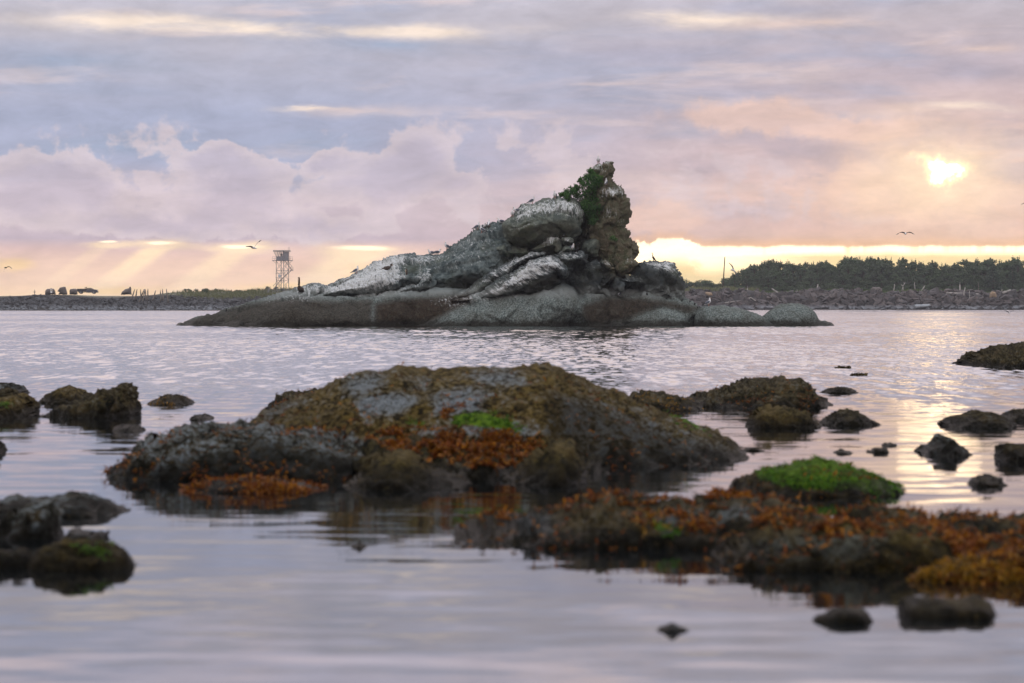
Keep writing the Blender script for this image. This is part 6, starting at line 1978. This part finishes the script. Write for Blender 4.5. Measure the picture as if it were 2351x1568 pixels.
rc = lambda x, y: RC([(x, y)])[0]
rb = lambda x, y: RB([(x, y)])[0]
rp = lambda x, y: RP([(x, y)])[0]
r1 = lambda x, y: R1([(x, y)])[0]
r2 = lambda x, y: R2([(x, y)])[0]
GG = "gulls perched on the sea stack"
for (px, py), hd, rest, lab in [
    (rp(541, 140), 262, False, "gull on the very top of the pinnacle"),
    (rp(627, 404), 75, False, "gull in the notch just below the head of the pinnacle"),
    (rc(1463, 296), 8, False, "gull facing right on the upper left of the egg-shaped boulder"),
    (rc(1930, 186), 250, False, "gull on the crown of the egg-shaped boulder beside the bush"),
    (rc(1125, 470), 200, True, "gull lying on the left shoulder of the egg-shaped boulder, tail raised"),
    (rc(1045, 572), 265, False, "gull facing the camera low on the left of the egg-shaped boulder"),
    (rc(318, 838), 12, False, "leftmost gull of the row where the ridge meets the egg-shaped boulder"),
    (rc(455, 800), 290, True, "half hidden middle gull of the row on the upper ridge"),
    (rc(553, 782), 80, False, "rightmost gull of the row on the upper ridge, back turned"),
    (rc(405, 900), 160, False, "gull just below the row on the upper ridge"),
    (rc(800, 700), 185, True, "gull sitting tight against the left end of the egg-shaped boulder"),
    (rc(1582, 1132), 60, False, "gull with raised neck beneath the egg-shaped boulder, left of the white peak"),
    (rc(2125, 988), 70, False, "gull standing right of the white peak below the egg-shaped boulder"),
    (rc(2290, 1244), 300, True, "small gull tucked among blocks beside the black cormorant"),
    (rb(1258, 424), 240, True, "gull whose white head shows at the foot of the dark block"),
    (rb(1656, 905), 70, False, "gull low on the dark right side of the sea stack above the brown apron"),
    (r1(1908, 702), 190, False, "gull alone halfway up the ridge skyline"),
    (r1(1303, 866), 5, False, "gull alone on the lower left skyline of the ridge"),
    (r1(1805, 738), 200, True, "left one of two gulls peeping over the dip of the ridge"),
    (r1(1847, 735), 20, True, "right one of two gulls peeping over the dip of the ridge"),
    (r2(1435, 1036), 10, False, "gull standing on the whaleback boulder right of the sea stack"),
]:
    bird("seagull", GULL_REST if rest else GULL, px, py, hd, "white and grey " + lab if len(lab.split()) < 14 else lab, "gull", GG, 1.15)


def mk(n, vf):
    return mesh(n, [tuple(q) for q in vf[0]], vf[1])


def pelican_parts(rest=False):
    """brown pelican facing +x: heavy body, long upright neck, bill laid down against it"""
    if rest:
        body = tube([(-0.45, 0, 0.16), (-0.25, 0, 0.18), (0, 0, 0.20), (0.22, 0, 0.24), (0.27, 0, 0.36), (0.20, 0, 0.45), (0.28, 0, 0.49), (0.34, 0, 0.47)], [0.02, 0.11, 0.17, 0.12, 0.06, 0.05, 0.055, 0.03], 10)
        bill = tube([(0.33, 0, 0.47), (0.38, 0, 0.33), (0.38, 0, 0.14)], [0.03, 0.03, 0.008], 6)
        neck = tube([(0.24, 0, 0.28), (0.272, 0, 0.36), (0.203, 0, 0.45)], [0.075, 0.065, 0.055], 8)
        wz = 0.02
    else:
        body = tube([(-0.50, 0, 0.12), (-0.30, 0, 0.22), (-0.05, 0, 0.34), (0.10, 0, 0.46), (0.13, 0, 0.60), (0.08, 0, 0.78), (0.07, 0, 0.98), (0.10, 0, 1.07), (0.17, 0, 1.06), (0.20, 0, 1.03)],
                    [0.02, 0.11, 0.17, 0.13, 0.07, 0.052, 0.050, 0.055, 0.05, 0.02], 10)
        bill = tube([(0.185, 0, 1.05), (0.20, 0, 0.85), (0.19, 0, 0.62), (0.17, 0, 0.52)], [0.034, 0.036, 0.022, 0.006], 6)
        neck = tube([(0.12, 0, 0.52), (0.133, 0, 0.60), (0.083, 0, 0.78), (0.073, 0, 0.97)], [0.095, 0.078, 0.060, 0.056], 8)
        wz = 0.14
    wings = [tube([(0.08, s * 0.13, 0.28 + wz), (-0.15, s * 0.16, 0.18 + wz), (-0.42, s * 0.08, 0.07 + wz * 0.4), (-0.58, s * 0.03, 0.04)], [0.03, 0.13, 0.10, 0.02], 8, [(0.3, 1)] * 4) for s in (-1, 1)]
    legs = [join([tube([(-0.02, s * 0.07, 0.2), (-0.02, s * 0.07, 0)], [0.02, 0.016], 5), tube([(-0.03, s * 0.07, 0.006), (0.1, s * 0.08, 0)], [0.015, 0.04], 4, [(1, .3)] * 2)]) for s in (-1, 1)]
    return [("body", mk("body", body), M_BROWN), ("bill", mk("bill", bill), M_PELBILL), ("neck_feathers", mk("neck_feathers", neck), M_NECK)] + [("wing", mk("wing", w), M_BROWN) for w in wings] + \
        ([] if rest else [("leg", mk("leg", l), M_BLACK) for l in legs])


PEL, PEL_REST = pelican_parts(), pelican_parts(True)
bird("pelican", PEL, *r1(922, 1000), 245, "brown pelican with upright neck on the low left knob of the sea stack", "pelican", "pelicans on the sea stack", 1.05)
bird("pelican", PEL, *RA([(905, 505)])[0], 215, "brown pelican standing on the lime-white left face of the ridge", "pelican", "pelicans on the sea stack", 0.85)
bird("pelican", PEL_REST, *RA([(595, 318)])[0], 20, "pelican resting low on the white buttress of the ridge", "pelican", "pelicans on the sea stack", 0.9)


def cormorant_parts():
    body = tube([(-0.30, 0, 0.04), (-0.18, 0, 0.12), (-0.05, 0, 0.26), (0.03, 0, 0.40), (0.05, 0, 0.50), (0.02, 0, 0.60), (0.03, 0, 0.68), (0.08, 0, 0.70), (0.11, 0, 0.69)], [0.015, 0.05, 0.095, 0.075, 0.04, 0.03, 0.03, 0.032, 0.012], 9)
    bill = tube([(0.10, 0, 0.69), (0.18, 0, 0.69), (0.19, 0, 0.68)], [0.012, 0.007, 0.002], 5)
    wings = [tube([(0.02, s * 0.07, 0.38), (-0.08, s * 0.09, 0.26), (-0.22, s * 0.04, 0.10)], [0.02, 0.07, 0.01], 7, [(0.3, 1)] * 3) for s in (-1, 1)]
    legs = [tube([(-0.02, s * 0.05, 0.2), (0.0, s * 0.05, 0)], [0.016, 0.012], 5) for s in (-1, 1)]
    return [("body", mk("body", body), M_BLACK), ("bill", mk("bill", bill), M_PELBILL)] + [("wing", mk("wing", w), M_BLACK) for w in wings] + [("leg", mk("leg", l), M_BLACK) for l in legs]


CORM = cormorant_parts()
bird("cormorant", CORM, *rb(1130, 352), 20, "black cormorant upright on the lime-streaked block below the dark cleft", "cormorant", None, 1.0)
bird("cormorant", CORM, *rb(2078, 458), 175, "dark cormorant on the right shoulder against the bright strip of sky", "cormorant", None, 0.85)
bird("cormorant", CORM, *rb(2000, 895), 250, "small black cormorant low on the right flank near the brown apron", "cormorant", None, 0.6)


def flying(name, label, px, py, d, body, left, right, chord, cols=(M_WHITE, M_GREY), br=0.075):
    """a bird on the wing; body and wings as photo offsets (px, px, metres farther) from (px, py)"""
    k = d / F
    o = at(px, py, d)
    r = empty(name, o)
    tag(r, label, "gull" if cols[0] is M_WHITE else "bird", "birds on the wing")
    W = lambda p: Vector((p[0] * k, p[2], -p[1] * k))
    bp = [W(p) for p in body]
    n = len(bp)
    rad = [br * q for q in ([0.25, 1.0, 0.85, 0.45, 0.15] if n == 5 else [0.3, 1.0, 0.4])]
    solid("body", tube(bp, rad, 9), cols[0], r, True)
    for wp in (left, right):
        P = [W(p) for p in wp]
        V, Fc = [], []
        m = len(P)
        for i, p in enumerate(P):
            c = chord * (1.0, 1.0, 0.72, 0.15)[min(3, round(3 * i / (m - 1)))]
            lead = Vector((0.15 * c, -0.45 * c, 0.22 * c))
            th = 0.018 * (1 - 0.7 * i / (m - 1))
            V += [p + lead, p + Vector((0, 0, th)), p - lead, p - Vector((0, 0, th))]
        for i in range(m - 1):
            for q in range(4):
                a, b2 = i * 4 + q, i * 4 + (q + 1) % 4
                Fc.append((a, b2, b2 + 4, a + 4))
        Fc += [(3, 2, 1, 0), tuple(range((m - 1) * 4, m * 4))]
        w = solid("wing", (V, Fc), cols[1], r, False)
        i = m - 2
        T = [P[i].lerp(P[-1], 0.35), P[-1] + (P[-1] - P[i]) * 0.06]
        solid("wing_tip", tube(T, [chord * 0.22, 0.006], 6, [(0.25, 1)] * 2), M_BLACK, w, False)
    return r


flying("flying_gull", "gull gliding with raised right wing against the glow left of the tower", 582, 567, 186, [(-6, 1, 0), (-2, 1.4, 0), (2, 2, 0), (5, 3, 0), (8, 3.6, 0)], [(-1, 1, 0), (-6, -1, -.2), (-11, -1, -.3), (-17, -.5, -.4)], [(2, 0.5, 0), (6, -6, .1), (10, -11, .2), (17, -16, .3)], 0.17)
flying("flying_gull", "pale gull banking steeply beside the tall pole", 1684, 620, 196, [(-7, 0, 0), (-3, -1, 0), (1, 1, 0), (4, 4, 0), (6, 7, 0)], [(0, -1, 0), (-2, -8, .1), (-5, -12, .2), (-10, -17, .3)], [(3, 3, 0), (5, 8, -.1), (6.5, 12, -.2), (7, 16, -.3)], 0.15)
flying("flying_gull", "gull head-on with drooping wings above the wood", 2079, 536, 200, [(0, -1, 0.25), (0, 0, .1), (0, 0.6, 0), (0, 1, -.12), (0, 1.2, -.2)], [(-2, -1, 0), (-8, -3, 0), (-13, -2, .05), (-21, 3, .1)], [(2, -1, 0), (8, -3, 0), (13, -2, .05), (21, 2, .1)], 0.14)
flying("flying_bird", "small dark bird flapping at the far left above the bank", 14, 616, 240, [(-4, -1, 0), (-2, -1.5, 0), (2, -1.5, 0)], [(-2, -1, 0), (-4, 3, -.05), (-4.4, 6, -.1), (-4, 9, -.15)], [(0, -2, 0), (5, -4, .05), (9, -3, .1), (13, 1, .15)], 0.13, (M_BLACK, M_BLACK), 0.06)
flying("flying_bird", "dark bird just entering at the right edge of the sky", 2349, 467, 210, [(3, -1, 0), (6, -2, 0), (9, -2, 0)], [(3, -1, 0), (0, 0, 0), (-2, 1, 0), (-4, 3, 0)], [(5, -2, 0), (9, -8, 0), (12, -11, 0), (16, -14, 0)], 0.15, (M_BLACK, M_BLACK), 0.07)
flying("flying_gull", "gull skimming low over the water with wings raised in a vee, far right", 2317, 717, 205, [(0, 1.2, .2), (0, 1.4, 0), (0, 1.6, -.15)], [(-0.6, 0.6, 0), (-4, -2, 0), (-7, -3.2, .05), (-11, -3.8, .1)], [(0.6, 0.6, 0), (4, -2, 0), (7, -3.2, .05), (11, -3.8, .1)], 0.10, br=0.05)

# two scraps of kelp and a duck-sized floater on open water
for (px, py, lab) in ((1972, 862, "ragged scrap of kelp afloat beyond the right-hand rocks, nearer of two"), (1935, 845, "ragged scrap of kelp afloat beyond the right-hand rocks, farther of two")):
    d = dist_of(py)
    k = empty("kelp_scrap", (((px - CX) / F * d), d, 0.0))
    tag(k, lab, "seaweed", "kelp scraps afloat")
    cs = [(i * 0.055 - 0.14, 0, 0.008 + 0.012 * (i % 2)) for i in range(6)]
    obj("blades", leaf_mesh("blades", [leaf_cloud(cs, [(0.06, 0.12, 0.018)] * 6, 7, 0.05, int(px))]), M_TURF, k)

# ================================================================ air
def build_haze():
    m = bpy.data.materials.new("haze_air")
    m.use_nodes = True
    nt = m.node_tree
    nt.nodes.clear()
    out = nd(nt, 'ShaderNodeOutputMaterial')
    v = nd(nt, 'ShaderNodeVolumePrincipled', {'Color': (0.90, 0.94, 1.0, 1), 'Density': HAZE, 'Anisotropy': 0.1})
    nt.links.new(v.outputs[0], out.inputs['Volume'])
    vv, ff = box((0, 1560, 14.0), (5200, 3400, 31.6))
    o = obj("haze", mesh("haze", [tuple(q) for q in vv], ff, False), m)
    o.display_type = 'WIRE'
    tag(o, kind='stuff')


HAZE = 0.00009
build_haze()
